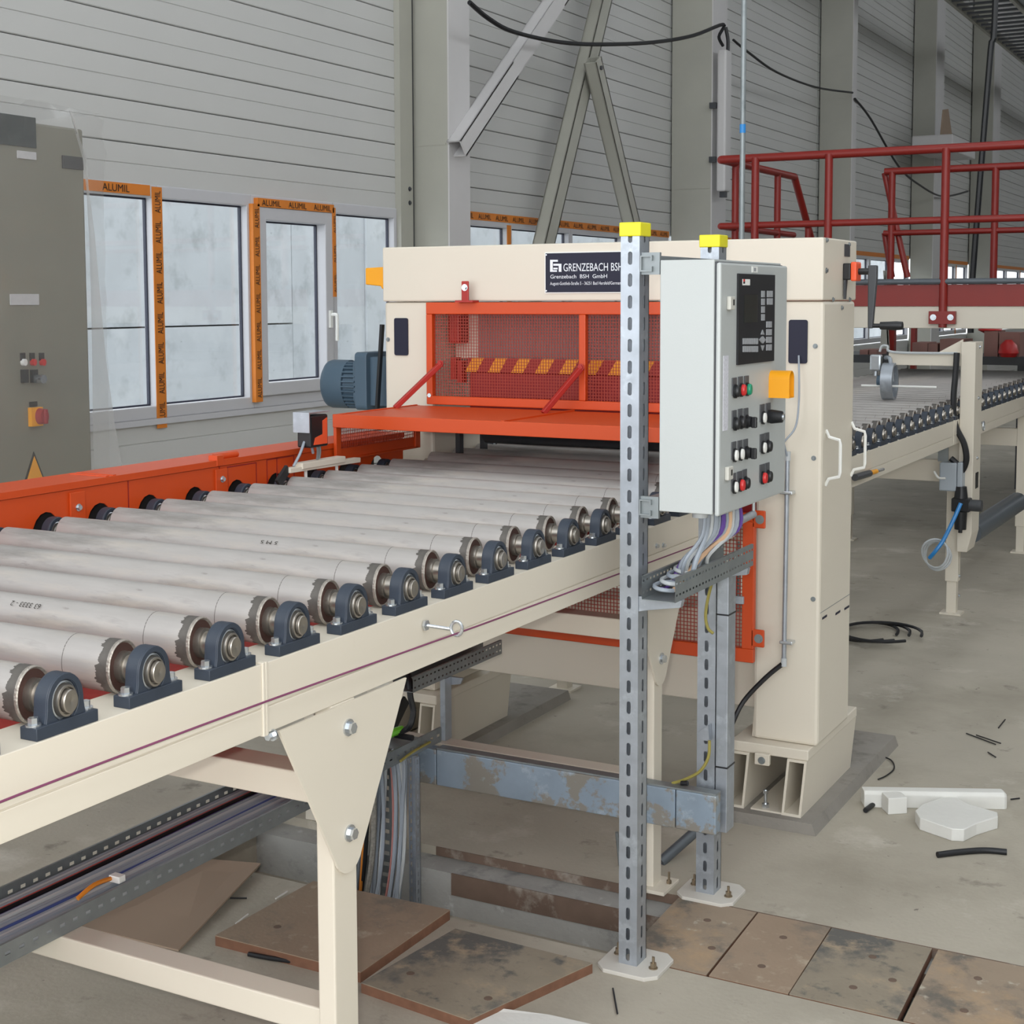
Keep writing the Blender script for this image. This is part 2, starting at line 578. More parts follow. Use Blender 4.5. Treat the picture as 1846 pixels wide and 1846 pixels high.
# ---- columns
colspec = [(742, 811, 848, 10), (1207, 1283, 1308, 10), (1473, 1534, 1541, 10), (1640, 1683, 1697, 10), (1746, 1787, 1799, 10)]
colY = []
for i, (pw, pf, pe, zt) in enumerate(colspec):
    yc = at(pw, 400, X=XW).y
    xf = at(pf, 400, Y=yc).x
    ye = at(pe, 400, X=xf).y
    colY.append((yc, xf, ye))
    c = thing('trim_%d' % (i + 1), 'grey painted steel hall column standing against the panel wall', None, (xf, yc, 0), kind='structure')
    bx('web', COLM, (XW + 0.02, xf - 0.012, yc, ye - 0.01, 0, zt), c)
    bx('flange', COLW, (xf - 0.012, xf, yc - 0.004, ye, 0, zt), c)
    for z in (2.3, 3.05, 4.6):
        bx('splice_plate', COLM, (XW + 0.03, xf - 0.03, yc - 0.003, yc, z, z + 0.012), c)
# slim trim post beside the first column
yA = at(713, 400, X=XW).y
tp = bx('trim_6', COLM, (XW, XW + 0.05, yA, at(735, 400, X=XW).y, 0, 10), kind='structure')
mb = MB()
for z in (at(727, 341, X=XW).z, at(727, 366, X=XW).z):
    hexbolt(mb, (XW + 0.05, yA + 0.12, z), (1, 0, 0), 0.012, 0.012)
mb.build('bolt', DKGREY, tp)

bx('wall_right', PANEL, (6.0, 6.1, -4, 42, 0, 6.8), kind='structure')      # unseen wall added against side light; glazing band above left open for light
bx('wall_right_upper', PANEL, (6.0, 6.1, -4, 42, 8.6, 10), kind='structure')
bx('wall_far', PANEL, (-6.1, 6.1, 42, 42.1, 0, 10), kind='structure')
bx('trim_8', DKGREY, (XW, XW + 0.03, at(736.5, 400, X=XW).y, at(741, 400, X=XW).y, 0, 10), kind='structure')  # dark strip standing in for the shade in the gap beside the column
# ---- diagonal wind braces in the second bay
XB = colY[0][1] + 0.02


def brace(pa, pb, wd, label, xp=XB, zlo=None, zhi=None):
    a, b = at(*pa, X=xp), at(*pb, X=xp)
    d = (b - a).normalized()
    if zlo is not None:      # run on down to its foot, or up to the eaves
        a = a + d * ((zlo - a.z) / d.z)
    if zhi is not None:
        b = b + d * ((zhi - b.z) / d.z)
    n_ = d.cross(Vector((1, 0, 0))).normalized()
    t = thing('wind_brace', label, 'brace', (a.x, a.y, a.z), 'diagonal wind braces on the hall wall')
    mb = MB()
    w_, th = wd, 0.012
    for (u0, u1, v0, v1) in ((-w_ / 2, w_ / 2, -0.06, -0.06 + th), (-w_ / 2, w_ / 2, 0.06 - th, 0.06), (-w_ / 2, -w_ / 2 + th, -0.06, 0.06), (w_ / 2 - th, w_ / 2, -0.06, 0.06)):
        vs = []
        for p in (a, b):
            for u, v in ((u0, v0), (u1, v0), (u1, v1), (u0, v1)):
                vs.append(p + n_ * u + Vector((1, 0, 0)) * v)
        mb.add(vs, [(0, 1, 2, 3), (7, 6, 5, 4), (0, 4, 5, 1), (1, 5, 6, 2), (2, 6, 7, 3), (3, 7, 4, 0)])
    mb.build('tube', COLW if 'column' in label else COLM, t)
    mb = MB()
    mb.cyl(b - d * 0.08 - Vector((0.005, 0, 0)), b - d * 0.08 + Vector((0.075, 0, 0)), 0.02, n=8)
    mb.build('pin', DKGREY, t)


brace((823, 268), (1010, -12), 0.14, 'pale square steel brace rising from the first column flange', XB + 0.03, None, 9.9)
brace((973, 470), (1092, -30), 0.17, 'wide olive-grey brace leaning right behind the press', XB - 0.12, 0.1, 9.9)
brace((1147, 440), (1068, 108), 0.13, 'slim grey brace leaning left, its top end pinned to the wide brace', XB + 0.03, 0.1)

# ---- exterior precast wall seen through the glass
XE = -10.0
ext = thing('wall_outside', 'pale precast concrete retaining wall outside the windows', None, (XE, 14, -0.5), kind='structure')
zj = at(300, 589, X=XE).z
yj = at(527, 560, X=XE).y
yk = at(658, 560, X=XE).y
for (y0, y1, z0, z1, dx) in ((3, yj - 0.006, zj + 0.008, 3.5, 0), (3, yj - 0.006, -0.5, zj - 0.008, 0.004), (yj + 0.006, yk - 0.004, -0.5, 3.5, 0.0),
                             (yk + 0.004, 18, -0.5, 3.5, 0.03), (18.02, 27, -0.5, 3.5, 0), (27.02, 40, -0.5, 3.5, 0)):
    bx('precast_slab', OUTC, (XE - 0.2, XE + dx, y0, y1, z0, z1), ext)
MB().box(XE - 0.3, XE - 0.2, 3, 40, -0.5, 3.45).build('backing', DKGREY, ext)
bx('floor_outside', OUTC, (-14, XW - 0.16, -4, 42, -0.6, -0.45), kind='structure')

# ---- windows of the first bay
ZS, ZT = 1.2, 2.575


def yw(px):
    return at(px, 560, X=XW + 0.01).y


def tape_text(parent, p0, p1, n, size, flip=False):
    """repeated print along a tape strip from p0 to p1 (both on the wall face)"""
    p0, p1 = Vector(p0), Vector(p1)
    d = (p1 - p0)
    L_ = d.length
    d.normalize()
    up = Vector((1, 0, 0)).cross(d)
    for k in range(n):
        q = p0 + d * (L_ * (k + 0.15) / n) - up * size * 0.36
        text('lettering', 'ALUMIL', size, DKPRINT, q, d, up, parent, lift=0.002, width=min(size * 3.6, L_ / n * 0.72))


def window(n, y0, y1, label, tapes=(), sash=False, z0=ZS, z1=ZT, fw=0.075):
    t = thing('window_%d' % n, label, None, (XW, (y0 + y1) / 2, z0), kind='structure')
    mb = MB()
    xo, xi = XW - 0.07, XW + 0.012
    mb.ring([(y0, z0), (y1, z0), (y1, z1), (y0, z1)], [(y0 + fw * 0.55, z0 + fw), (y1 - fw * 0.55, z0 + fw), (y1 - fw * 0.55, z1 - fw), (y0 + fw * 0.55, z1 - fw)], 'X', xo, xi)
    mb.build('frame', FRAMEW, t, bevel=0.006)
    a0, a1, b0, b1 = y0 + fw * 0.55, y1 - fw * 0.55, z0 + fw, z1 - fw
    if sash:
        mb = MB()
        s = 0.085
        mb.ring([(a0, b0), (a1, b0), (a1, b1), (a0, b1)], [(a0 + s, b0 + s), (a1 - s, b0 + s), (a1 - s, b1 - s), (a0 + s, b1 - s)], 'X', xo + 0.02, xi + 0.025)
        sh = mb.build('sash', FRAMEW, t, bevel=0.006)
        hz = at(601, 575, X=XW + 0.05).z
        mb = MB().box(xi + 0.025, xi + 0.04, a1 - s * 0.7, a1 - s * 0.35, hz - 0.06, hz + 0.06)
        mb.tube([(xi + 0.04, a1 - s * 0.5, hz + 0.03), (xi + 0.075, a1 - s * 0.5, hz + 0.03), (xi + 0.08, a1 - s * 0.45, hz), (xi + 0.075, a1 - s * 0.4, hz - 0.15)], 0.012)
        mb.build('handle', WHITE, sh)
        a0, a1, b0, b1 = a0 + s, a1 - s, b0 + s, b1 - s
    g = 0.01
    mb = MB()
    mb.ring([(a0, b0), (a1, b0), (a1, b1), (a0, b1)], [(a0 + g, b0 + g), (a1 - g, b0 + g), (a1 - g, b1 - g), (a0 + g, b1 - g)], 'X', XW - 0.056, XW - 0.036)
    mb.build('gasket', GASKET, t)
    bx('pane', GLASS, (XW - 0.05, XW - 0.042, a0 + g * 0.5, a1 - g * 0.5, b0 + g * 0.5, b1 - g * 0.5), t)
    for (ta0, ta1, tb0, tb1, n_, sz) in tapes:
        tp_ = bx('tape', TAPE, (xi, xi + 0.004 + (0.028 if sash else 0), ta0, ta1, tb0, tb1), t)
        xx = xi + 0.005 + (0.028 if sash else 0)
        if n_:
            if ta1 - ta0 > tb1 - tb0:
                tape_text(tp_, (xx, ta0, (tb0 + tb1) / 2), (xx, ta1, (tb0 + tb1) / 2), n_, sz)
            else:
                tape_text(tp_, (xx, (ta0 + ta1) / 2, tb0), (xx, (ta0 + ta1) / 2, tb1), n_, sz)
    return t


w1, w2, w3, w4 = yw(287), yw(455), yw(602), yw(712)
window(1, 4.3, w1, 'fixed window beside the film-wrapped cabinet with printed orange tape on its head', [(4.3, w1 - 0.06, ZT - 0.065, ZT - 0.004, 5, 0.06)])
window(2, w1, w2, 'wide fixed window with printed orange tape down its left mullion', [(w1 - 0.045, w1 + 0.04, ZS - 0.06, ZT - 0.01, 8, 0.07)])
window(3, w2, w3, 'opening window with a white handle and printed orange tape on its sash',
       [(w2 - 0.02, w2 + 0.05, ZS + 0.04, ZT - 0.06, 7, 0.06), (w2 + 0.03, w3 - 0.03, ZT - 0.075, ZT - 0.02, 3, 0.055), (w3 - 0.045, w3 - 0.012, 1.92, ZT - 0.04, 3, 0.035)], sash=True)
window(4, w3, yA, 'narrow fixed window beside the first hall column')
bx('trim_7', FRAMEW, (XW - 0.05, XW + 0.022, 4.3, yA, ZS - 0.035, ZS), kind='structure')
# ---- windows of the further bays
k = 5
for bi in range(1, 6):
    y0, y1 = colY[bi - 1][2] + 0.05, (colY[bi][0] - 0.05 if bi < 5 else 38.0)
    n_ = 4
    for j in range(n_):
        a, b = y0 + (y1 - y0) * j / n_, y0 + (y1 - y0) * (j + 1) / n_
        window(k, a, b, 'orange-taped window in the wall beyond the press',
               [(a, b, ZT - 0.03, ZT + 0.035, 4 if bi == 1 else 0, 0.06)] + ([(b - 0.05, b + 0.02, ZS, ZT - 0.05, 0, 0)] if j % 2 == 0 else []))
        k += 1

# ---- wall-mounted bits: lamp, cables, cable ladder
xf, yB = colY[1][1], colY[1][2]
t = thing('tube_lamp', 'long unlit fluorescent tube lamp hung upright on the second column', 'lamp', (xf + 0.05, yB, 2.6))
a, b = at(1300, 345, X=xf + 0.1), at(1309, 92, X=xf + 0.1)
mb = MB().box(a.x - 0.05, a.x + 0.05, a.y - 0.02, a.y + 0.16, a.z, b.z)
mb.build('diffuser', COLW, t, bevel=0.02)
for zz in (a.z + 0.3, b.z - 0.6):
    bx('bracket', DKGREY, (xf - 0.02, a.x - 0.05, a.y - 0.05, a.y, zz, zz + 0.06), t)
bx('end_cap', DKGREY, (a.x - 0.03, a.x + 0.03, a.y + 0.03, a.y + 0.1, a.z - 0.06, a.z), t)
MB().tube([b + Vector((0, 0.05, 0)), b + Vector((0, 0.05, 0.12)), b + Vector((-0.02, 0.03, 0.25))], 0.02).build('hook', BLACK, t)
XC = xf + 0.14


def strung(pxs, r, label, mt=RUBBER, X=XC):
    MB().tube([at(x, y, X=X) for x, y in pxs], r, n=6).build('hanging_cable', mt, label=label, cat='cable', group='cables strung along the hall wall')


strung([(846, 4), (880, 33), (925, 57), (1010, 76), (1090, 80), (1180, 76), (1250, 64), (1304, 44), (1296, 66), (1303, 82)], 0.018, 'black cable sagging between the first and second columns')
strung([(1322, 72), (1350, 95), (1400, 130), (1470, 157), (1537, 167)], 0.014, 'black cable drooping from the tube lamp to the third column', X=colY[2][1] + 0.004)
strung([(1541, 178), (1570, 215), (1620, 300), (1660, 335), (1700, 354), (1745, 345)], 0.016, 'black cable falling in a slack curve past the fourth column', X=colY[2][1] + 0.02)
MB().tube([(at(1795, -20, Y=17).x, 17, 10.0), at(1795, -20, Y=17), at(1786, 90, Y=17), at(1772, 260, Y=17), at(1752, 520, Y=17), at(1750, 600, Y=17)], 0.035, n=8).build('drop_cable', BLACK, label='thick black cable hanging straight from the roof behind the red railing', cat='cable')
# cable ladder under the roof
XL = -4.6
p0, p1 = at(1690, -22, X=XL), at(1846, 118, X=XL)
t = thing('cable_ladder', 'dark cable ladder running along under the roof', 'cable tray', (XL, p0.y, p0.z))
zL = (p0.z + p1.z) / 2
yl0, yl1 = p0.y - 3, p1.y + 22
for q in (-0.05, 0.75):
    bx('rail', COLM, (XL + q, XL + q + 0.05, yl0, yl1, zL, zL + 0.16), t)
mb = MB()
for i in range(90):
    y = yl0 + (yl1 - yl0) * i / 90
    mb.box(XL, XL + 0.75, y, y + 0.06, zL + 0.02, zL + 0.05)
tag(mb.build('rung', DKGREY, t), kind='stuff')
for yh in (yl0 + 2, (yl0 + yl1) / 2, yl1 - 2):
    bx('hanger', COLM, (XL + 0.33, XL + 0.37, yh, yh + 0.04, zL + 0.03, 10.0), t)
bx('cover', PIPEG, (XL + 0.8, XL + 1.15, yl0, yl1, zL + 0.05, zL + 0.3), t)
# grey conduit pole from the floor past the press to the roof
pz0, pz1 = at(1337, 425, Y=6.6), at(1340, -20, Y=6.6)
t = thing('conduit_pole', 'thin grey steel pole rising behind the press with a blue tape mark', 'pole', (pz0.x, 6.6, 0))
MB().cyl((pz0.x, 6.6, 0), (pz0.x + 0.002, 6.6, 10), 0.013, n=12).build('tube', GALVD, t, smooth=True)
zb = at(1338, 232, Y=6.6).z
MB().cyl((pz0.x, 6.6, zb - 0.02), (pz0.x, 6.6, zb + 0.02), 0.0145, n=12).build('tape', BLUEH, t, smooth=True)
# grey junction tray on the far column
q = at(1715, 262, X=-5.2)
t = thing('wall_fan_heater', 'grey boxy wall unit with a torn cardboard flap on the far wall', 'heater', (q.x, q.y, q.z - 0.5))
bx('housing', COLW, (q.x - 0.5, q.x + 0.15, q.y - 0.6, q.y + 1.2, q.z - 0.14, q.z + 0.12), t, bevel=0.02)
mb = MB().prism([(q.y - 0.4, q.z + 0.12), (q.y + 0.5, q.z + 0.12), (q.y + 0.1, q.z + 0.6), (q.y - 0.25, q.z + 0.55)], 'X', q.x - 0.1, q.x - 0.08)
mb.build('flap', CARD, t)

# ================================================================== INFEED ROLLER CONVEYOR
XF, XI = -1.785, -1.90          # outer and inner edge of the near side beam
ZB, ZTOP = 1.043, 1.185         # underside and top of the side beams
AX, RY, RZ = 1.237, 0.039, 0.0495
PITCH, YR0 = 0.2135, 1.746
NEAR_X, FAR_X = -1.808, -3.13   # bearing centres
XR0, XR1 = -3.09, -1.866        # roller ends


def c_beam(mb, xo, xi, y0, y1, z0=ZB, z1=ZTOP):
    """folded box beam with a fine recessed seam on the outer face"""
    zm = z0 + 0.052
    s = 1 if xo > xi else -1
    mb.prism([(xi, z0), (xo, z0), (xo, zm), (xo - s * 0.004, zm), (xo - s * 0.004, zm + 0.003), (xo, zm + 0.003), (xo, z1), (xi, z1)], 'Y', y0, y1)


# --- one roller, one bearing, built at the origin, then copied
def roller_proto():
    L_ = XR1 - XR0
    mb = MB().lathe([(-L_ + 0.002, RY * 0.9), (-L_, RY), (-0.006, RY), (-0.006, RY * 0.99)], (0, 0, 0), 'X', 40, 1, RZ / RY)
    r = mb.build('roller', STEEL, smooth=True)
    r.location = (0, 0, 0)
    me = MB().lathe([(-L_ + 0.002, RY * 0.9), (-L_, RY), (-0.006, RY), (-0.006, RY * 0.99)], (0, 0, 0), 'X', 40, 1, RZ / RY).mesh('roller', STEEL, True)
    r.data = me
    parts = []
    # jagged burnt band next to the weld
    n = 120
    vs, fs = [], []
    rnd = random.Random(3)
    ja = [rnd.random() for _ in range(n)]
    jb = [rnd.random() for _ in range(17)]
    for i in range(n):
        a = 2 * math.pi * i / n
        j = 0.021 + 0.010 * jb[int(i * 17 / n)] + 0.006 * ja[i]
        for x, rr in ((-j, 1.004), (-0.004, 1.008)):
            vs.append((x, RY * rr * math.cos(a), RZ * rr * math.sin(a)))
    for i in range(n):
        k_ = (i + 1) % n
        fs.append((2 * i, 2 * k_, 2 * k_ + 1, 2 * i + 1))
    parts.append(('weld_band', MB().add(vs, fs).mesh('weld_band', BAND, True)))
    parts.append(('weld_bead', MB().lathe([(-0.007, RY * 1.0), (-0.004, RY * 1.02), (0.0, RY * 1.02), (0.002, RY * 0.97), (-0.002, RY * 0.9)], (0, 0, 0), 'X', 40, 1, RZ / RY, cap=False).mesh('weld_bead', WELD, True)))
    parts.append(('end_disc', MB().lathe([(-0.006, RY * 0.95), (-0.002, RY * 0.93), (-0.003, RY * 0.5), (-0.006, RY * 0.45)], (0, 0, 0), 'X', 36, 1, RZ / RY).mesh('end_disc', RUSTD, True)))
    parts.append(('shaft', MB().lathe([(-0.004, RY * 0.6), (0.012, RY * 0.6), (0.013, RY * 0.48), (0.05, RY * 0.48), (0.052, RY * 0.42)], (0, 0, 0), 'X', 24, 1, RZ / RY).mesh('shaft', SHAFT, True)))
    parts.append(('shaft', MB().lathe([(-L_ - 0.03, RY * 0.45), (-L_ + 0.01, RY * 0.5)], (0, 0, 0), 'X', 24, 1, RZ / RY).mesh('shaft', SHAFT, True)))
    parts.append(('score_line', MB().lathe([(-0.115, RY * 0.99), (-0.115, RY * 1.003), (-0.1135, RY * 1.003), (-0.1135, RY * 0.99)], (0, 0, 0), 'X', 36, 1, RZ / RY).mesh('score_line', BAND, True)))
    for nm, me in parts:
        c = bpy.data.objects.new(nm, me)
        COL.objects.link(c)
        c.parent = r
    return r


def bearing_proto(front=1):
    """pillow block standing on z=0, axis along X at z=.05; front = side of the open face"""
    h = AX - ZTOP
    mb = MB()
    # feet and base
    base = [(-0.069, 0), (0.069, 0), (0.069, 0.017), (0.045, 0.019), (0.041, 0.03)]
    n = 14
    arch = [(0.0395 * math.cos(math.pi * i / n - 0.12 * math.cos(math.pi * i / n)), h + 0.046 * math.sin(math.pi * i / n)) for i in range(n + 1)]
    prof = base + [(0.0385, h)] + arch[1:-1] + [(-0.0385, h), (-0.041, 0.03), (-0.045, 0.019), (-0.069, 0.017)]
    FH = 0.022
    mb.prism([(-0.069, 0), (0.069, 0), (0.069, FH - 0.001), (0.048, FH), (-0.048, FH), (-0.069, FH - 0.001)], 'X', -0.019, 0.019)
    # arch with wide shoulders flowing into the feet, and a bore
    k = 32
    outer, inner = [], []
    for i in range(k):
        a = 2 * math.pi * i / k
        c_, s_ = math.cos(a), math.sin(a)
        if s_ >= 0:
            y, z = 0.041 * c_, h + 0.0465 * s_
        else:
            z = max(0.012, h + 0.055 * s_)
            y = math.copysign(0.041 + 0.012 * ((h - z) / h) ** 2, c_) if abs(c_) > 0.35 else 0.053 * c_ / 0.35 * 0.9
        outer.append((y, z))
        inner.append((0.029 * c_, h + 0.0345 * s_))
    mb.ring(outer, inner, 'X', -0.014, 0.012)
    mb.ring([(y * 0.985, h + (z - h) * 0.985) for y, z in outer], [(y * 1.03, h + (z - h) * 1.03) for y, z in inner], 'X', -0.017, 0.015)
    b = bpy.data.objects.new('bearing_block', mb.mesh('bearing_block', BLUEG, True))
    COL.objects.link(b)
    bv = b.modifiers.new('edge_round', 'BEVEL')
    bv.width = 0.0025
    bv.segments = 2
    bv.limit_method = 'ANGLE'
    f = front
    ell = 0.034 / 0.028

    def lp(pr):
        return MB().lathe([(f * t, r) for t, r in pr], (0, 0, h), 'X', 28, 1, ell)
    pcs = [('seal_ring', lp([(-0.012, 0.0275), (0.011, 0.0275), (0.012, 0.0255), (0.008, 0.0245)]).mesh('seal_ring', BEARL, True)),
           ('inner_ring', lp([(0.0, 0.024), (0.014, 0.0235), (0.019, 0.022), (0.0195, 0.019), (0.014, 0.018)]).mesh('inner_ring', BRONZE if False else SHAFT, True)),
           ('shaft_end', lp([(0.0, 0.0165), (0.026, 0.0165), (0.0275, 0.0152), (0.0277, 0.003), (0.0265, 0.001)]).mesh('shaft_end', SHAFT, True))]
    for s in (-1, 1):
        m2 = MB()
        hexbolt(m2, (0, s * 0.058, 0.0215), (0, 0, 1), 0.0088, 0.014)
        pcs.append(('bolt', m2.mesh('bolt', ZINC)))
    for nm, me in pcs:
        c = bpy.data.objects.new(nm, me)
        COL.objects.link(c)
        c.parent = b
    return b


conv = thing('infeed_conveyor', 'cream steel roller conveyor with grey rollers leading into the press', 'conveyor', (-2.4, 3.2, 0))
YJ = 2.262
mb = MB()
c_beam(mb, XF, XI, 0.9, YJ - 0.008)
mb.build('side_beam', BEIGE, conv, bevel=0.003)
mb = MB()
c_beam(mb, XF, XI, YJ + 0.008, 4.975)
mb.build('side_beam', BEIGE, conv, bevel=0.003)
for y0, y1 in ((YJ - 0.008, YJ - 0.0005), (YJ + 0.0005, YJ + 0.008)):
    bx('joint_plate', BEIGE, (XI - 0.002, XF + 0.0035, y0, y1, ZB - 0.004, ZTOP + 0.0035), conv, bevel=0.0015)
mb = MB()
c_beam(mb, -3.165, -3.09, 0.9, 4.975)
mb.build('side_beam', BEIGE, conv)
mb = MB()
hexbolt(mb, (XF + 0.001, YJ + 0.025, ZB - 0.008), (0, -1, 0), 0.008, 0.02)
mb.build('bolt', ZINC, conv)
rp = roller_proto()
bnear, bfar = bearing_proto(1), bearing_proto(1)
YS = [YR0 + PITCH * i for i in range(-3, 15)]
for i, y in enumerate(YS):
    if i == 0:
        place(rp, (XR1, y, AX), conv)
        place(bnear, (NEAR_X, y, ZTOP), conv)
        place(bfar, (FAR_X, y, ZTOP), conv)
    else:
        inst(rp, (XR1, y, AX), conv)
        inst(bnear, (NEAR_X, y, ZTOP), conv)
        inst(bfar, (FAR_X, y, ZTOP), conv)


# handwriting on two rollers, tangent to the surface towards the walkway
def scribble(txt, y, px, py, wd, sz, flip):
    ang = math.radians(128)
    nrm = Vector((0, math.cos(ang) / RY, math.sin(ang) / RZ)).normalized()
    p = Vector((0, y + RY * math.cos(ang), AX + RZ * math.sin(ang)))
    hit = at(px, py, Y=p.y)
    ux = Vector((1, 0, 0))
    uy = nrm.cross(ux)
    if flip:
        ux, uy = -ux, -uy
    text('handwriting', txt, sz, DKPRINT, (hit.x, p.y, p.z) , ux, uy, conv, width=wd, lift=0.0025)


scribble('63 3333 - 2', YS[5] , 77, 1092, 0.085, 0.017, True)
scribble('5 M 5', YS[9], 502, 925, 0.055, 0.015, True)


# legs with bolted gusset plates
def leg(y0, y1, near=True, foot=False):
    s = 1 if near else -1
    xo = XF + 0.0 if near else -3.165
    xi = xo - s * 0.045
    m_ = MB().box(min(xo, xi), max(xo, xi), y0, y1, 0.0, ZB)
    m_.build('leg', BEIGE, conv, bevel=0.004)
    yc = (y0 + y1) / 2
    g = MB()
    rr = 0.055
    pts = [(yc - 0.232, ZB - 0.004), (yc + 0.24, ZB - 0.004), (yc + 0.232, ZB - 0.02)]
    zc = 0.745
    for i in range(9):
        a = math.radians(-25 - 130 * i / 8)
        pts.append((yc + 0.005 + rr * math.cos(a), zc - 0.012 + rr * 1.25 * math.sin(a)))
    x0 = xo + s * 0.001
    g.prism(pts, 'X', min(x0, x0 + s * 0.006), max(x0, x0 + s * 0.006))
    gp = g.build('gusset_plate', BEIGE, conv)
    for z in (0.985, 0.752):
        m2 = MB()
        hexbolt(m2, (x0 + s * 0.006, yc + 0.006, z), (s, 0, 0), 0.0125, 0.016)
        m2.build('bolt', ZINC, gp, smooth=False)
    if foot:
        bx('base_plate', BEIGE, (min(xo, xi) - 0.02, max(xo, xi) + 0.05, y0 - 0.03, y1 + 0.03, 0, 0.012), conv, bevel=0.002)


leg(2.487, 2.574)
leg(4.236, 4.305, foot=True)
leg(2.487, 2.574, near=False)
leg(4.236, 4.305, near=False)
for (x0, x1, y0, y1, z0, z1) in ((-3.12, -1.83, 2.49, 2.572, 0.82, 0.885), (-3.12, -1.83, 2.50, 2.572, 0.297, 0.36),
                                 (-3.12, -1.83, 4.262, 4.335, 0.285, 0.3595), (-3.12, -1.83, 4.262, 4.335, 0.80, 0.868)):
    bx('cross_member', BEIGE, (x0, x1, y0, y1, z0, z1), conv, bevel=0.004)
for (y, z) in ((4.306, 0.12), (4.306, 0.07)):
    m2 = MB()
    hexbolt(m2, (XF - 0.03, y, z), (0.3, 1, 0), 0.008, 0.015)
    m2.build('bolt', ZINC, conv)
mb = MB()
for p in ((1206, 1588),):
    q = at(*p, Z=0.02)
    mb = MB()
    hexbolt(mb, (q.x, q.y, 0.0), (0, 0, 1), 0.009, 0.022)
    mb.cyl((q.x, q.y, 0.02), (q.x, q.y, 0.05), 0.004, n=8)
    mb.build('anchor_bolt', BRONZE, conv)
# eye bolt carrying the pull rope
e0, e1 = at(766, 1127, X=XF + 0.003), at(813, 1134, X=XF + 0.055)
t = thing('rope_eyebolt', 'bright zinc eye bolt screwed into the cream side beam', 'bolt', e0)
MB().cyl(e0, e0 + Vector((0.006, 0, 0)), 0.013, n=6).build('nut', ZINC, t)
MB().cyl(e0, e1, 0.0042, n=10).build('shank', ZINC, t, smooth=True)
ce = at(823, 1133, X=XF + 0.07)
mb = MB()
pts = [(ce.x + 0.012 * math.cos(a) * 1.1, ce.y + 0.003 * math.cos(a), ce.z + 0.0165 * math.sin(a)) for a in [2 * math.pi * i / 20 for i in range(21)]]
mb.tube(pts, 0.004, n=8, sub=1)
mb.build('eye', ZINC, t, smooth=True)
rpt = [at(-60, 1470, X=XF + 0.018), at(116, 1401, X=XF + 0.02), at(484, 1263, X=XF + 0.05), ce + Vector((0, 0, -0.012)), at(960, 1092, X=XF + 0.05), at(1257, 982, X=XF + 0.025)]
MB().tube(rpt, 0.0022, n=6, sub=3).build('pull_rope', ROPE, label='thin purple emergency pull rope along the cream side beam', cat='rope')
for p in ((1183, 984), (1195, 983)):
    q = at(*p, X=XF)
    m2 = MB()
    hexbolt(m2, q, (1, 0, 0), 0.006, 0.01)
    m2.build('bolt', ZINC, conv)
# red drip sheets glimpsed between the rollers
bx('drip_sheet', RED, (-3.05, -1.905, 1.0, 4.9, 1.06, 1.066), conv)

# ================================================================== CHAIN GUARD ALONG THE FAR SIDE
cg = thing('chain_guard', 'long orange-red sheet metal chain guard along the far bearings', 'guard', (-3.24, 3.0, 0.9))
XG0, XG1, ZG = -3.335, -3.165, 1.37
mb = MB()
yb0, yb1 = 0.9, 4.92
low = [(yb1, 1.2)]
for y in reversed(YS):
    if yb0 + 0.1 < y < yb1 - 0.1:
        low.append((y + 0.055, 1.2))
        for i in range(9):
            a = math.pi * i / 8
            low.append((y + 0.055 * math.cos(a), 1.225 + 0.07 * math.sin(a)))
        low.append((y - 0.055, 1.2))
low += [(yb0, 1.2)]
mb.prism([(yb0, ZG - 0.022)] + [(yb1, ZG - 0.022)] + low, 'X', XG1 - 0.004, XG1)
mb.build('front_sheet', ORANGE, cg)
mb = MB().prism([(XG0, ZG - 0.3), (XG0, ZG), (XG1 + 0.006, ZG), (XG1 + 0.006, ZG - 0.02), (XG1 + 0.003, ZG - 0.02), (XG1 + 0.003, ZG - 0.003), (XG0 + 0.003, ZG - 0.003), (XG0 + 0.003, ZG - 0.3)], 'Y', yb0, yb1)
mb.build('top_cover', ORANGE, cg)
bx('shade_sheet', DKGREY, (XG0 + 0.02, XG0 + 0.03, yb0, yb1, 0.95, ZG - 0.01), cg)  # dark sheet standing in for the shaded inside behind the bearing cutouts
Lz = zoomed(0, 720, 2.884)
for p in ((410, 562), (1158, 415)):
    q = Lz(*p, X=XG1 + 0.01)
    mb = MB().box(XG1, XG1 + 0.008, q.y - 0.03, q.y + 0.03, q.z - 0.09, ZG - 0.03)
    pl = mb.build('strap', ORANGE, cg, bevel=0.002)
    mb = MB()
    hexbolt(mb, (XG1 + 0.008, q.y, q.z), (1, 0, 0), 0.0075, 0.01)
    mb.build('bolt', ZINC, pl)
q = Lz(1165, 310, X=XG1)
MB().cyl((XG1 - 0.02, q.y - 0.03, ZG + 0.008), (XG1 - 0.02, q.y + 0.09, ZG + 0.008), 0.011, n=10).build('hinge', ORANGE, cg, smooth=True)
bx('hinge_lug', ORANGE, (XG1 - 0.03, XG1 + 0.008, q.y - 0.045, q.y - 0.01, ZG - 0.02, ZG + 0.016), cg, bevel=0.002)
for pa, pb in (((1180, 350), (1335, 440)), ((1385, 312), (1530, 400))):
    a, b = Lz(*pa, X=XG1), Lz(*pb, X=XG1)
    mb = MB().ring([(a.y, a.z), (b.y, a.z), (b.y, a.z - 0.1), (a.y, a.z - 0.1)], [(a.y + 0.004, a.z - 0.004), (b.y - 0.004, a.z - 0.004), (b.y - 0.004, a.z - 0.096), (a.y + 0.004, a.z - 0.096)], 'X', XG1, XG1 + 0.001)
    mb.build('access_seam', MAROON, cg)
for y in (3.36, 3.79, 4.1, 4.6):
    bx('seam', MAROON, (XG1, XG1 + 0.001, y, y + 0.004, 1.21, ZG - 0.022), cg)
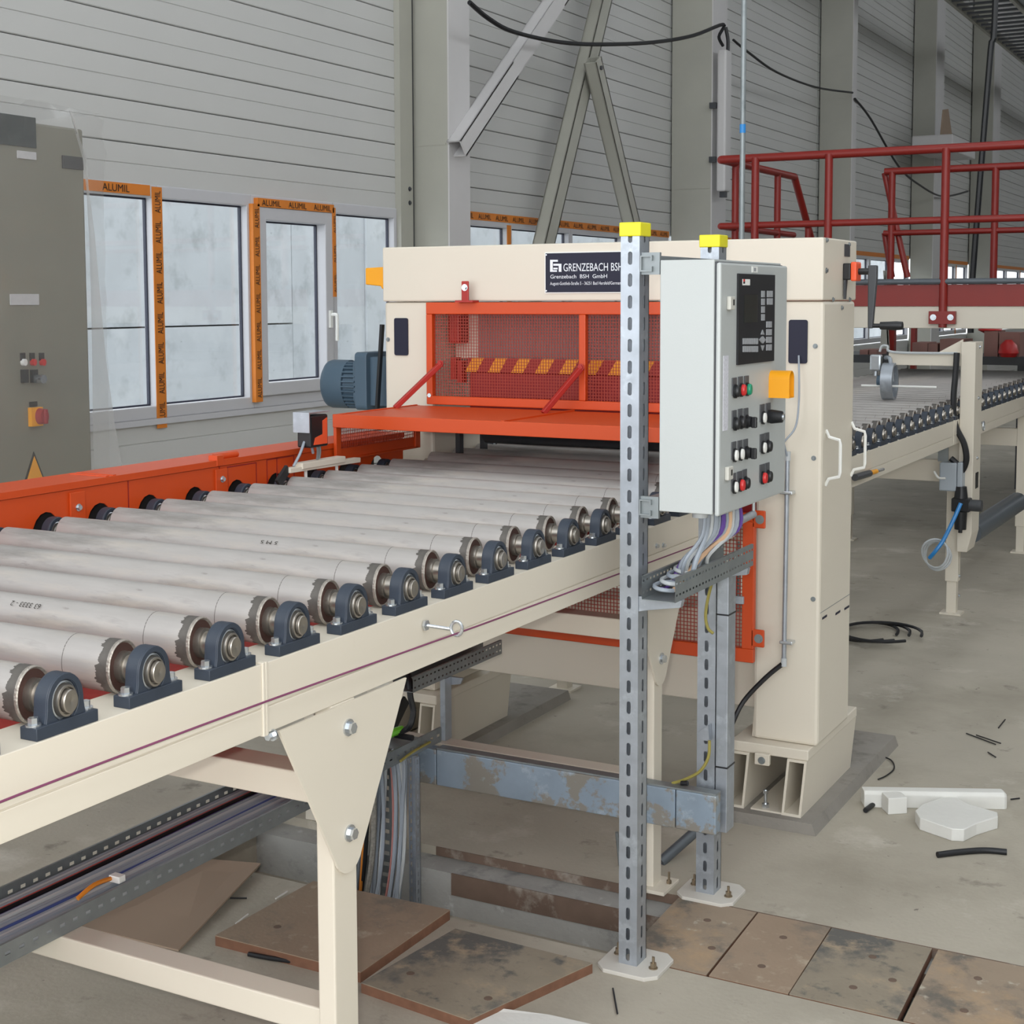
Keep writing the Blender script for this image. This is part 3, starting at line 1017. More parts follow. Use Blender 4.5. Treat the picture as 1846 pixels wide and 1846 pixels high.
for y in (3.27, 3.3):
    bx('cover_strip', ORANGE, (XG0 + 0.02, XG1, y, y + 0.012, ZG, ZG + 0.003), cg)

# ================================================================== PRESS STATION
YP = 5.05                      # front face of the press
YPB = 5.455                    # back face
PXL0, PXL1, PXR0, PXR1 = -3.332, -3.102, -1.735, -1.492
press = thing('roller_press', 'cream portal press frame with a navy maker plate over the rollers', 'machine', (-2.4, 5.25, 0))
bx('cross_beam', BEIGE, (PXL0, PXR1, YP - 0.012, YPB + 0.01, 1.892, 2.112), press, bevel=0.006)
for x0, x1 in ((PXL0, PXL1), (PXR0, PXR1)):
    c = bx('column', BEIGE, (x0, x1, YP, YPB, 0.29, 1.89), press, bevel=0.012)
# column details: black cover plates, bolts, seams
Bz = zoomed(560, 400, 2.637)
a, b = Bz(400, 457, Y=YP), Bz(466, 635, Y=YP)
MB().prism(rrect(a.x, b.x, b.z, a.z, 0.008), 'Y', YP - 0.006, YP - 0.001).build('cover_plate', NAVY, press)
Rz = zoomed(1400, 560, 4.139)
a, b = Rz(95, 68, Y=YP), Rz(230, 395, Y=YP)
MB().prism(rrect(a.x, b.x, b.z, a.z, 0.008), 'Y', YP - 0.006, YP - 0.001).build('cover_plate', NAVY, press)
for p in ((1470, 624), (1467, 826), (1466, 1080)):
    q = at(*p, Y=YP)
    m2 = MB()
    hexbolt(m2, (q.x, YP - 0.001, q.z), (0, -1, 0), 0.006, 0.006)
    m2.build('bolt', GALVD, press)
q = at(700, 612, Y=YP)
m2 = MB()
hexbolt(m2, (q.x, YP - 0.001, q.z), (0, -1, 0), 0.006, 0.006)
m2.build('bolt', GALVD, press)
for p in ((1482, 432), (1530, 441), (1482, 488), (1501, 540), (1531, 540), (1517, 555), (1488, 487)):
    q = at(*p, X=PXR1)
    m2 = MB()
    hexbolt(m2, (PXR1 + 0.001, max(q.y, YP + 0.02), q.z), (1, 0, 0), 0.006, 0.006)
    m2.build('bolt', GALVD, press)
a, b = at(1522, 440, X=PXR1), at(1531, 463, X=PXR1)
bx('rating_plate', DKGREY, (PXR1 + 0.001, PXR1 + 0.003, a.y, b.y, b.z, a.z), press)
for z in (0.66, 0.67):
    pass
for (p0, p1) in (((1482, 1115), (1490, 1113)), ((1506, 1107), (1514, 1104)), ((1522, 1098), (1530, 1095))):
    a, b = at(*p0, X=PXR1), at(*p1, X=PXR1)
    bx('vent_slot', NAVY, (PXR1 + 0.0005, PXR1 + 0.002, a.y, b.y, a.z - 0.004, a.z + 0.004), press)
bx('seam_line', GALVD, (PXR1 - 0.0005, PXR1 + 0.0008, YP + 0.01, YPB - 0.01, at(1500, 1092, X=PXR1).z, at(1500, 1092, X=PXR1).z + 0.002), press)
# pull handles on the side door
for y in (5.1, 5.4):
    q0 = at(1489 if y < 5.2 else 1535, 785 if y < 5.2 else 770, X=PXR1)
    q1 = at(1489 if y < 5.2 else 1535, 865 if y < 5.2 else 848, X=PXR1)
    y = q0.y
    mb = MB().tube([(PXR1, y, q0.z + 0.02), (PXR1 + 0.012, y, q0.z - 0.005), (PXR1 + 0.05, y, q0.z - 0.015), (PXR1 + 0.053, y, q0.z - 0.03), (PXR1 + 0.053, y, q1.z + 0.03), (PXR1 + 0.05, y, q1.z + 0.015), (PXR1 + 0.012, y, q1.z + 0.005), (PXR1, y, q1.z - 0.02)], 0.006, n=6, sub=1)
    mb.build('pull_handle', WHITE, press, smooth=True)
# feet: two channel tubes under a plate, on a concrete plinth
for x0, x1, nm in ((-1.80, -1.508, 'right'), (-3.40, -3.06, 'left')):
    YFE = at(1560, 1276, Z=0.29).y
    bx('foot_plate', BEIGE, (x0, x1, 4.99, YFE, 0.252, 0.29), press, bevel=0.004)
    for (u0, u1) in ((x0 + 0.005, x0 + 0.075), (x1 - 0.075, x1 - 0.003)):
        mb = MB()
        sl = 0.02
        out = [(u0 - sl, 0.042), (u1 - sl, 0.042), (u1, 0.252), (u0, 0.252)]
        inn = [(u0 - sl + 0.01, 0.052), (u1 - sl - 0.008, 0.052), (u1 - 0.01, 0.243), (u0 + 0.008, 0.243)]
        mb.ring(out, inn, 'Y', 4.985, YFE)
        mb.build('foot_channel', BEIGE, press)
    bx('foot_web', BEIGE, (x0 + 0.08, x1 - 0.08, 4.99, YFE, 0.042, 0.048), press)
    q = (x0 + x1) / 2 - 0.01
    lg = bx('levelling_lug', BEIGE, (q - 0.035, q + 0.02, 4.965, 4.985, 0.22, 0.262), press, bevel=0.003)
    m2 = MB()
    hexbolt(m2, (q - 0.008, 4.965, 0.238), (0, -1, 0), 0.009, 0.008)
    m2.build('bolt', GALVD, lg)
    m2 = MB()
    m2.cyl((q - 0.01, 5.02, 0.045), (q - 0.01, 5.02, 0.115), 0.006, n=8)
    m2.cyl((q - 0.01, 5.02, 0.048), (q - 0.01, 5.02, 0.062), 0.014, n=6)
    m2.cyl((q - 0.01, 5.02, 0.1), (q - 0.01, 5.02, 0.112), 0.01, n=6)
    m2.build('jack_bolt', ZINC, press)
    g = MB().prism([(x0 + 0.055, 0.29), (x0 + 0.068, 0.5), (x0 + 0.068, 0.29)], 'Y', YP + 0.02, YP + 0.03) if nm == 'right' else None
    if g:
        g.build('stiffener', BEIGE, press)
    pl = MB().prism([(x0 - 0.05, 0), (x1 + 0.045, 0), (x1 + 0.03, 0.042), (x0 - 0.04, 0.042)], 'Y', 4.945, 6.14)
    pl.build('concrete_plinth', PLINTH, label='low grey concrete plinth under the %s foot of the cream press' % ('control-panel-side' if nm == 'right' else 'motor-side'), cat='plinth')
# lower cross plate between the feet
bx('lower_tie', BEIGE, (PXL1, PXR0, 5.2, 5.4, 0.36, 0.72), press, bevel=0.004)
# working parts inside the portal
bx('upper_head', BEIGE, (PXL1 + 0.02, PXR0, 5.2, 5.42, 1.66, 1.89), press)
bx('head_cover', mat('dusty_brown_paint', (128, 104, 102), 0.7, var=0.08), (PXL1 + 0.16, PXR0, 5.14, 5.2, 1.66, 1.885), press)
bx('lower_head', MAROON, (PXL1 + 0.14, PXR0, 5.1, 5.4, 1.4, 1.612), press, bevel=0.01)
mb = MB().lathe([(0, 0.07), (1.2, 0.07)], (PXL1 + 0.16, 5.22, 1.395), 'X', 24, 1, 1.2)
mb.build('press_roll', DKGREY, press, smooth=True)
bx('bed', MAROON, (PXL1 + 0.14, PXR0, 5.06, 5.4, 1.12, 1.18), press)
hz0 = Bz(745, 645, Y=5.09)
hz1 = Bz(745, 712, Y=5.09)
hb = bx('hazard_bar', MAROON, (hz0.x, PXR0, 5.09, 5.1, hz1.z, hz0.z), press)
step = (Bz(940, 712, Y=5.09).x - Bz(830, 712, Y=5.09).x)
x = Bz(735, 712, Y=5.09).x
while x < PXR0 - 0.05:
    wd_ = step * 0.5
    MB().prism([(x, hz1.z), (x + wd_, hz1.z), (x + wd_ + 0.035, hz0.z), (x + 0.035, hz0.z)], 'Y', 5.0885, 5.09).build('yellow_stripe', YELLOW, hb)
    x += step
for q in ((690, 690), (720, 705)):
    p = Bz(*q, Y=5.12)
    bx('bracket', RED, (p.x - 0.012, p.x + 0.012, 5.1, 5.14, p.z - 0.05, p.z + 0.04), press)
bx('bracket', RED, (PXL1 + 0.03, PXL1 + 0.085, 5.12, 5.2, 1.72, 1.85), press, bevel=0.01)
for y in (5.1, 5.3):
    bx('side_guide', DKGREY, (PXL1 + 0.075, PXL1 + 0.095, y, y + 0.03, 1.2, 1.40), press)
# yellow shroud on the motor side of the beam
a = Bz(285, 215, Y=YP + 0.05)
MB().prism([(a.x, 2.03), (PXL0, 2.034), (PXL0, 1.944), (PXL0 - 0.02, 1.944), (PXL0 - 0.025, 1.955), (a.x, 1.962)], 'Y', YP + 0.01, YP + 0.12).build('emergency_stop_shroud', YELLOW, press, bevel=0.004)
# maker plate
a, b = Bz(1115, 145, Y=YP - 0.013), Bz(1115, 340, Y=YP - 0.013)
xr = a.x + 0.352
npz0, npz1 = b.z, a.z
np_ = bx('name_plate', WHITE, (a.x, xr, YP - 0.017, YP - 0.012, npz0, npz1), press)
bx('plate_field', NAVY, (a.x + 0.004, xr - 0.004, YP - 0.018, YP - 0.017, npz0 + 0.004, npz1 - 0.004), np_)
Nz = zoomed(960, 430, 7.692)


def ntext(s_, x0, ybase, x1, capbase_px):
    p, q = Nz(x0, ybase, Y=YP - 0.018), Nz(x1, ybase, Y=YP - 0.018)
    hgt = Nz(x0, ybase - capbase_px, Y=YP - 0.018).z - p.z
    text('lettering', s_, hgt / 0.72, PRINT, (p.x, YP - 0.018, p.z), (1, 0, 0), (0, 0, 1), np_, width=q.x - p.x)


ntext('GRENZEBACH BSH', 425, 455, 1250, 112)
ntext('Grenzebach  BSH  GmbH', 245, 555, 1035, 55)
ntext('August-Gottlieb-Stra\u00dfe 5 - 36251 Bad Hersfeld/Germany', 245, 645, 1245, 45)


def nz(x, y):
    p = Nz(x, y, Y=YP - 0.018)
    return (p.x, p.z)


mb = MB()
yy0, yy1 = YP - 0.0192, YP - 0.018
for poly in ([(245, 295), (352, 295), (352, 322), (282, 322), (282, 438), (340, 438), (340, 462), (245, 462)], [(290, 350), (402, 350), (402, 462), (365, 462), (365, 378), (290, 378)], [(290, 405), (350, 405), (350, 428), (290, 428)]):
    MB().prism([nz(*p) for p in poly], 'Y', yy0, yy1).build('logo_stroke', PRINT, np_)
for x, z in ((a.x + 0.008, npz1 - 0.01), (a.x + 0.008, npz0 + 0.01), (xr - 0.008, npz1 - 0.01), (xr - 0.008, npz0 + 0.01)):
    MB().cyl((x, YP - 0.02, z), (x, YP - 0.017, z), 0.003, n=8).build('rivet', ZINC, np_)
# hand crank and limit switch on the walkway side
a = at(1548, 500, X=PXR1 + 0.03)
hc = at(1527, 490, X=PXR1)
bx('crank_bearing', BLACK, (PXR1, PXR1 + 0.028, 5.28, 5.35, hc.z - 0.03, hc.z + 0.03), press, bevel=0.004)
bx('position_indicator', mat('signal_orange', (235, 90, 50), 0.4), (PXR1 + 0.028, PXR1 + 0.05, 5.28, 5.35, hc.z - 0.035, hc.z + 0.035), press, bevel=0.006)
mb = MB().cyl((PXR1 + 0.05, 5.315, hc.z), (PXR1 + 0.1, 5.315, hc.z), 0.012, n=12)
mb.build('crank_shaft', BLACK, press)
cz = at(1562, 587, Y=5.315).z
cr = MB()
cr.prism([(PXR1 + 0.085, hc.z + 0.022), (PXR1 + 0.118, hc.z + 0.022), (PXR1 + 0.118, hc.z - 0.02), (PXR1 + 0.105, cz - 0.01), (PXR1 + 0.088, cz - 0.01)], 'Y', 5.303, 5.327)
cra = cr.build('crank_arm', DKGREY, press, bevel=0.004)
MB().lathe([(0.0, 0.008), (0.03, 0.008), (0.032, 0.014), (0.09, 0.017), (0.112, 0.015), (0.114, 0.008)], (PXR1 + 0.1, 5.315, cz), 'X', 14).build('grip', BLACK, press, smooth=True)
mb = MB().prism([(5.28, hc.z - 0.03), (5.305, hc.z - 0.03), (5.29, hc.z - 0.1), (5.28, hc.z - 0.1)], 'X', PXR1 + 0.004, PXR1 + 0.012)
mb.build('lever', DKGREY, press)
# thin signal cable down the column and its protective conduit
t = thing('signal_conduit', 'slim zinc conduit clamped to the column below the grey signal lead', 'conduit', (-1.56, YP - 0.03, 0.5))
pts = [Rz(165, 335, Y=YP - 0.01), Rz(168, 520, Y=YP - 0.035), Rz(165, 700, Y=YP - 0.04), Rz(140, 870, Y=YP - 0.05), Rz(60, 975, Y=YP - 0.07), at(1414, 802, Y=YP - 0.06), at(1419, 822, Y=YP - 0.04)]
MB().tube(pts, 0.0035, n=6).build('lead', CABG, t, smooth=True)
c0, c1 = at(1420, 820, Y=YP - 0.03), at(1413, 1195, Y=YP - 0.03)
MB().cyl(c0, c1, 0.0085, n=10).build('tube', GALV, t, smooth=True)
MB().cyl(c0 - Vector((0, 0, 0.02)), c0 + Vector((0, 0, 0.012)), 0.011, n=10).build('sleeve', CABL, t, smooth=True)
MB().cyl(c1 - Vector((0, 0, 0.012)), c1 + Vector((0, 0, 0.018)), 0.011, n=10).build('sleeve', CABL, t, smooth=True)
for py in (888, 1158):
    q = at(1418, py, Y=YP - 0.03)
    m2 = MB().box(q.x - 0.024, q.x + 0.024, YP - 0.042, YP - 0.001, q.z - 0.006, q.z + 0.006)
    m2.build('clamp', ZINC, t, bevel=0.003)
MB().tube([c1, at(1380, 1222, Y=YP - 0.04), at(1340, 1265, Y=YP - 0.06), at(1318, 1310, Y=YP - 0.1)], 0.009, n=8).build('hose', RUBBER, t, smooth=True)

# ---- upper mesh guard with folded-down shelf
ug = thing('mesh_guard', 'orange wire-mesh guard with a hinged shelf closing the press mouth', 'guard', (-2.4, 4.9, 1.3))
YG = 5.0
ux0, ux1, uz0, uz1 = PXL1, PXR0, 1.48, 1.888
xm = Bz(1290, 600, Y=YG).x
fr = ((ux0, ux1, uz1 - 0.047, uz1), (ux0, ux1, uz0, uz0 + 0.034), (ux0, ux0 + 0.028, uz0 + 0.034, uz1 - 0.047), (ux1 - 0.028, ux1, uz0 + 0.034, uz1 - 0.047), (xm - 0.014, xm + 0.014, uz0 + 0.034, uz1 - 0.047))
for (x0, x1, z0, z1) in fr:
    bx('frame_bar', ORANGE, (x0, x1, YG, YG + 0.03, z0, z1), ug, bevel=0.003)
mb = MB()
meshgrid(mb, (ux0 + 0.02, YG + 0.02, uz0 + 0.03), (1, 0, 0), (0, 0, 1), ux1 - ux0 - 0.04, uz1 - uz0 - 0.07, 0.0118, 0.0021, (0, 1, 0))
tag(mb.build('wire_mesh', MESHR, ug), kind='stuff')
# lugs
q = Bz(735, 312, Y=YG)
lg = bx('lug', RED, (q.x - 0.016, q.x + 0.016, YG - 0.004, YG + 0.004, uz1, q.z + 0.025), ug, bevel=0.003)
bx('lug_foot', RED, (q.x - 0.03, q.x + 0.05, YG - 0.03, YG + 0.02, uz1, uz1 + 0.008), ug)
m2 = MB()
hexbolt(m2, (q.x, YG - 0.004, q.z), (0, -1, 0), 0.009, 0.008)
m2.build('bolt', ZINC, lg)
q = Bz(561, 824, Y=YG)
lg = bx('lug', RED, (q.x - 0.01, ux0, YG + 0.005, YG + 0.015, q.z - 0.028, q.z + 0.028), ug, bevel=0.003)
m2 = MB()
hexbolt(m2, (q.x + 0.004, YG + 0.005, q.z), (0, -1, 0), 0.009, 0.008)
m2.build('bolt', ZINC, lg)
# shelf
sx0, sx1, sy0, szb, szf = -3.155, PXR0 - 0.005, 4.43, 1.483, 1.474
bx('shelf_sheet', ORANGE, (sx0 + 0.01, sx1, sy0, YG, szf - 0.004, szf), ug)
bx('shelf_front', ORANGE, (sx0, sx1, sy0 - 0.004, sy0 + 0.01, szf - 0.045, szf + 0.004), ug, bevel=0.002)
bx('shelf_edge', ORANGE, (sx0, sx0 + 0.012, sy0, YG, szf - 0.02, szf + 0.004), ug, bevel=0.002)
xs = Bz(870, 955, Y=sy0).x + 0.03
bx('shelf_rib', ORANGE, (xs - 0.006, xs + 0.006, sy0 + 0.01, YG, szf, szf + 0.006), ug)
# side panel of the shelf
sz0 = 1.302
for (y0, y1, z0, z1) in ((sy0, sy0 + 0.03, sz0, szf), (YG - 0.02, YG + 0.015, sz0, szf), (sy0, YG, sz0, sz0 + 0.008)):
    bx('side_frame_bar', ORANGE, (sx0, sx0 + 0.014, y0, y1, z0, z1), ug, bevel=0.002)
bx('side_skirt', ORANGE, (sx0 + 0.002, sx0 + 0.006, sy0 + 0.03, YG, sz0 + 0.008, sz0 + 0.045), ug)
mb = MB()
meshgrid(mb, (sx0 + 0.006, sy0 + 0.03, sz0 + 0.045), (0, 1, 0), (0, 0, 1), YG - sy0 - 0.04, szf - sz0 - 0.06, 0.0118, 0.0021, (1, 0, 0))
tag(mb.build('side_mesh', MESHR, ug), kind='stuff')
for (pa, pb) in (((622, 672), (400, 885)), ((1290, 690), (1105, 910))):
    a, b = Bz(*pa, Y=YG - 0.012), Bz(*pb, Z=szf)
    MB().bar(a, b, 0.022, 0.02).build('stay_bar', RED, ug, bevel=0.003)
    m2 = MB()
    hexbolt(m2, a + Vector((0, -0.01, 0)), (0, -1, 0), 0.009, 0.006)
    m2.build('bolt', RED, ug)

# ---- lower mesh guard under the rollers
lgd = thing('mesh_guard', 'orange wire-mesh guard bolted between the press columns below the rollers', 'guard', (-2.4, 5.03, 0.58))
lx0, lx1, lz0, lz1 = -3.05, -1.715, 0.585, 1.13
Z1 = zoomed(1040, 880, 4.615)
for (x0, x1, z0, z1) in ((lx0, lx1, lz0, lz0 + 0.05), (lx1 - 0.045, lx1, lz0 + 0.05, lz1 - 0.03), (lx0, lx0 + 0.045, lz0 + 0.05, lz1 - 0.03), (lx0, lx1, lz1 - 0.03, lz1)):
    bx('frame_bar', ORANGE, (x0, x1, 4.985, 5.01, z0, z1), lgd, bevel=0.003)
mb = MB()
meshgrid(mb, (lx0 + 0.03, 5.0, lz0 + 0.04), (1, 0, 0), (0, 0, 1), lx1 - lx0 - 0.06, lz1 - lz0 - 0.06, 0.0135, 0.0026, (0, 1, 0))
tag(mb.build('wire_mesh', MESHR, lgd), kind='stuff')
for p in ((1525, 260), (1515, 1250)):
    q = Z1(*p, Y=4.99)
    lug = bx('lug', ORANGE, (lx1 - 0.01, q.x + 0.02, 4.985, 4.995, q.z - 0.032, q.z + 0.032), lgd, bevel=0.004)
    m2 = MB()
    hexbolt(m2, (q.x, 4.985, q.z), (0, -1, 0), 0.011, 0.006)
    m2.build('bolt', GALVD, lug)
q = Z1(1355, 930, Y=4.98)
bx('magnet_switch', GREYPLAS, (q.x - 0.016, q.x + 0.016, 4.97, 4.985, q.z - 0.014, q.z + 0.014), lgd, bevel=0.003)
# gas spring above the guard corner
a, b = Z1(1280, 310, Y=4.8), Z1(1470, 215, Y=4.95)
t = thing('latch_plunger', 'bright steel spring plunger beside the lower mesh guard corner', 'latch', (a + b) / 2)
MB().cyl(a, b, 0.014, n=12).build('barrel', GALV, t, smooth=True)
MB().cyl(a - (b - a) * 0.12, a, 0.006, n=10).build('pin', ZINC, t, smooth=True)
MB().cyl(b, b + Vector((0, 0, 0.05)), 0.006, n=10).build('stud', ZINC, t, smooth=True)

# ---- geared motor on the far side
mo = thing('gear_motor', 'blue-grey electric motor with cooling fins on the far side of the press', 'motor', (-3.55, 5.25, 1.38))
Mz = zoomed(560, 560, 6.153)
YM = 5.25
c_ = Mz(560, 810, Y=YM)
ztop, zbot = Mz(400, 545, Y=YM).z, Mz(400, 1082, Y=YM).z
R = (ztop - zbot) / 2
zc = (ztop + zbot) / 2
xa, xb, xc, xd = Mz(200, 810, Y=YM).x, Mz(430, 810, Y=YM).x, Mz(620, 810, Y=YM).x, Mz(815, 810, Y=YM).x
kz = 1.3
MB().lathe([(xa, R / kz * 0.8), (xa + 0.012, R / kz * 0.95), (xa + 0.03, R / kz), (xb + 0.01, R / kz), (xb + 0.011, R / kz * 0.9)], (0, YM, zc), 'X', 36, 1, kz).build('fan_cowl', MOTOR, mo, smooth=True)
MB().lathe([(xb, R / kz * 0.86), (xc, R / kz * 0.86)], (0, YM, zc), 'X', 30, 1, kz).build('stator', MOTOR, mo, smooth=True)
for i in range(14):
    a = math.pi * 0.62 + math.pi * 0.86 * i / 13
    p = Vector((xb + 0.012, YM + R / kz * 0.9 * math.cos(a), zc + R * 0.9 * math.sin(a)))
    q = Vector((xc - 0.01, p.y, p.z))
    MB().bar(p, q, 0.016 if False else 0.02, 0.006, up=(0, -math.sin(a), math.cos(a))).build('cooling_fin', MOTOR, mo)
zt2, zb2 = Mz(700, 455, Y=YM).z, Mz(700, 1090, Y=YM).z
MB().prism(rrect(YM - R / kz - 0.01, YM + R / kz + 0.01, zb2, zt2, 0.02), 'X', xc, xd - 0.03).build('gear_housing', MOTOR, mo, bevel=0.004)
MB().prism(rrect(YM - R / kz + 0.005, YM + R / kz - 0.005, zb2 + 0.02, zt2 - 0.03, 0.03), 'X', xc - 0.02, xc).build('flange', MOTOR, mo, bevel=0.004)
MB().bar(at(689, 585, Y=YM - R / kz - 0.02), at(680, 738, Y=YM - R / kz - 0.02), 0.012, 0.02, up=(0, 1, 0)).build('belt_guard', BLACK, mo)
bx('mount', MOTOR, (xd - 0.032, PXL0 + 0.0005, YM - 0.06, YM + 0.06, zb2 + 0.02, zt2 - 0.02), mo)

# ---- laser sensor on its little stand
ls = thing('laser_sensor', 'small orange and black laser sensor under a grey hood on a white bar', 'sensor', at(565, 850, X=-3.1))
Sz = zoomed(500, 700, 5.128)
XS = -3.09


def sp(x, y, X=XS):
    return Sz(x, y, X=X)


ya, yb_ = sp(235, 300).y, sp(360, 300).y
h0, h1 = sp(300, 400).z, sp(300, 225).z
mb = MB().box(XS - 0.035, XS + 0.035, ya - 0.01, ya - 0.006, h0, h1).box(XS - 0.035, XS + 0.035, ya - 0.01, yb_ + 0.035, h1, h1 + 0.004)
mb.build('hood', GALV, ls)
bx('body', BLACK, (XS - 0.03, XS + 0.03, ya + 0.005, yb_ + 0.03, h0 - 0.055, h1 - 0.008), ls, bevel=0.006)
oy, oz = sp(375, 380), sp(330, 440)
MB().prism([(yb_ - 0.005, h1 - 0.03), (yb_ + 0.02, h1 - 0.02), (yb_ + 0.02, h0 - 0.045), (ya + 0.02, h0 - 0.045), (ya + 0.03, h0 - 0.02), (yb_ - 0.005, h0 - 0.01)], 'X', XS + 0.03, XS + 0.033).build('orange_panel', mat('signal_orange', (235, 90, 50)), ls)
for pa, pb in (((250, 495), (150, 720)), ((290, 495), (330, 600)), ((365, 495), (368, 660)), ((385, 495), (385, 650))):
    MB().tube([sp(*pa), (sp(*pa) + sp(*pb)) / 2 + Vector((0.004, 0, 0)), sp(*pb)], 0.005, n=6).build('stalk', GALVD if pa[0] > 300 else CABG, ls, smooth=True)
a, b = sp(225, 690), sp(735, 660)
z = sp(380, 685).z
bx('bar', BEIGE, (XS - 0.02, XS + 0.02, a.y - 0.02, b.y - 0.1, z - 0.012, z + 0.01), ls, bevel=0.002)
a2 = sp(95, 755)
MB().bar(sp(90, 760), sp(740, 660), 0.03, 0.018).build('base_bar', BEIGE, ls, bevel=0.002)
for p in ((262, 755), (548, 715)):
    q = sp(*p)
    MB().cyl((q.x, q.y, q.z - 0.04), (q.x, q.y, q.z + 0.01), 0.006, n=8).build('adjuster', WHITE, ls, smooth=True)
MB().bar(sp(95, 740), sp(5, 880), 0.012, 0.03).build('rubber_wiper', BLACK, ls)

# ================================================================== CONTROL STATION ON SLOTTED POSTS
P1X0, P1X1, P1Y0, P1Y1 = -1.660, -1.604, 3.69, 3.757
P2X0, P2X1, P2Y0, P2Y1 = -1.650, -1.590, 4.265, 4.33


def slotted_post(x0, x1, y0, y1, z0, z1, label, plate_rot):
    t = thing('slotted_post', label, 'post', ((x0 + x1) / 2, (y0 + y1) / 2, 0), 'slotted galvanised posts of the control station')
    pit, n = 0.0588, int((z1 - z0) / 0.0588)
    pit = (z1 - z0) / n
    mb = MB()
    th = 0.003
    xc_, yc_ = (x0 + x1) / 2, (y0 + y1) / 2
    for yy in (y0, y0 + th):
        slotplate(mb, (xc_, yy, z0), (1, 0, 0), (0, 0, 1), x1 - x0, pit, n, 0.013, 0.036)
    for xx in (x1, x1 - th):
        slotplate(mb, (xx, yc_, z0), (0, 1, 0), (0, 0, 1), y1 - y0, pit, n, 0.011, 0.036)
    slotplate(mb, (x0, yc_, z0), (0, 1, 0), (0, 0, 1), y1 - y0, pit, n, 0.011, 0.036)
    # inward lips of the open back
    mb.box(x0, x0 + 0.016, y1 - th, y1, z0, z1).box(x1 - 0.016, x1, y1 - th, y1, z0, z1)
    mb.build('post', GALV, t, keep=True)
    cp = MB().prism(rrect(x0 - 0.004, x1 + 0.004, y0 - 0.004, y1 + 0.004, 0.004), 'Z', z1 - 0.03, z1 + 0.008)
    cp.build('end_cap', CAPY, t, bevel=0.003)
    c_ = 0.03
    px0, px1, py0, py1 = x0 - 0.055, x1 + 0.075, y0 - 0.055, y1 + 0.055
    MB().prism([(px0 + c_, py0), (px1 - c_, py0), (px1, py0 + c_), (px1, py1 - c_), (px1 - c_, py1), (px0 + c_, py1), (px0, py1 - c_), (px0, py0 + c_)], 'Z', 0.0, 0.012).build('base_plate', DUSTY, t, bevel=0.002)
    for (qx, qy) in ((px0 + 0.03, yc_ + 0.02), (px1 - 0.03, yc_ - 0.02)):
        m2 = MB()
        m2.cyl((qx, qy, 0.012), (qx, qy, 0.015), 0.013, n=12)
        m2.cyl((qx, qy, 0.015), (qx, qy, 0.028), 0.0095, n=6)
        m2.cyl((qx, qy, 0.028), (qx, qy, 0.045), 0.0045, n=8)
        m2.build('anchor_bolt', BRONZE, t)
    return t


slotted_post(P1X0, P1X1, P1Y0, P1Y1, 0.012, 2.10, 'galvanised slotted post with a yellow cap in front of the grey control panel', 0)
slotted_post(P2X0, P2X1, P2Y0, P2Y1, 0.012, 2.087, 'galvanised slotted post with a yellow cap rising behind the grey control panel', 0)
# horizontal mounting rails between the posts
for zc_ in (at(1176, 475, Y=3.70).z, at(1176, 915, Y=3.70).z):
    t = thing('mounting_rail', 'short galvanised channel rail at the %s of the control panel' % ('top' if zc_ > 1.7 else 'foot'), 'rail', (-1.585, 3.7, zc_))
    mb = MB().prism([(-1.603, zc_ - 0.022), (-1.568, zc_ - 0.022), (-1.568, zc_ - 0.008), (-1.572, zc_ - 0.008), (-1.572, zc_ - 0.018), (-1.599, zc_ - 0.018), (-1.599, zc_ + 0.018), (-1.572, zc_ + 0.018), (-1.572, zc_ + 0.008), (-1.568, zc_ + 0.008), (-1.568, zc_ + 0.022), (-1.603, zc_ + 0.022)], 'Y', 3.69, 4.30)
    mb.build('channel', GALVD, t)
    mb = MB().box(-1.603, -1.549, 3.70, 3.712, zc_ - 0.03, zc_ + 0.03)
    mb.build('clip', GALVD, t)

# ---- the panel enclosure
BX0, BX1, BY0, BY1, BZ0, BZ1 = -1.548, -1.392, 3.700, 4.262, 1.318, 2.004
XD = -1.372
cpn = thing('control_cabinet', 'light grey control panel enclosure with a black keypad and rows of buttons', 'control panel', ((BX0 + BX1) / 2, (BY0 + BY1) / 2, BZ0))
MB().prism(rrect(BX0, BX1, BY0, BY1, 0.004), 'Z', BZ0, BZ1).build('body', BOXG, cpn, bevel=0.002)
bx('door_seal', DKGREY, (BX1, BX1 + 0.006, BY0 + 0.006, BY1 - 0.006, BZ0 + 0.006, BZ1 - 0.006), cpn)
door = bx('door', BOXG, (BX1 + 0.006, XD, BY0 - 0.003, BY1 + 0.003, BZ0 - 0.004, BZ1 - 0.008), cpn, bevel=0.006)
Dz_ = zoomed(1280, 470, 4.293)


def dz(x, y, X=XD):
    p = Dz_(x, y, X=X)
    return p


def dbox(name, mt, x0, y0, x1, y1, d0, d1, parent=None, bevel=0.0):
    a = dz(x0, (y0 + y1) / 2)
    b = dz(x1, (y0 + y1) / 2)
    xm_ = (x0 + x1) / 2
    zt = dz(xm_, y0).z
    zb_ = dz(xm_, y1).z
    return bx(name, mt, (XD + d0, XD + d1, min(a.y, b.y), max(a.y, b.y), zb_, zt), parent or cpn, bevel=bevel)


hmi = dbox('keypad_panel', mat('hmi_black', (16, 16, 22), 0.5, var=0.05), 205, 105, 485, 790, 0, 0.006)
dbox('display', SCREEN, 245, 262, 350, 478, 0.006, 0.0075, hmi)
dbox('maker_label', WHITE, 235, 143, 290, 190, 0.006, 0.0075, hmi)
dbox('maker_mark', REDB, 237, 143, 250, 162, 0.0075, 0.008, hmi)
dbox('maker_mark', BLACK, 237, 163, 250, 178, 0.0075, 0.008, hmi)


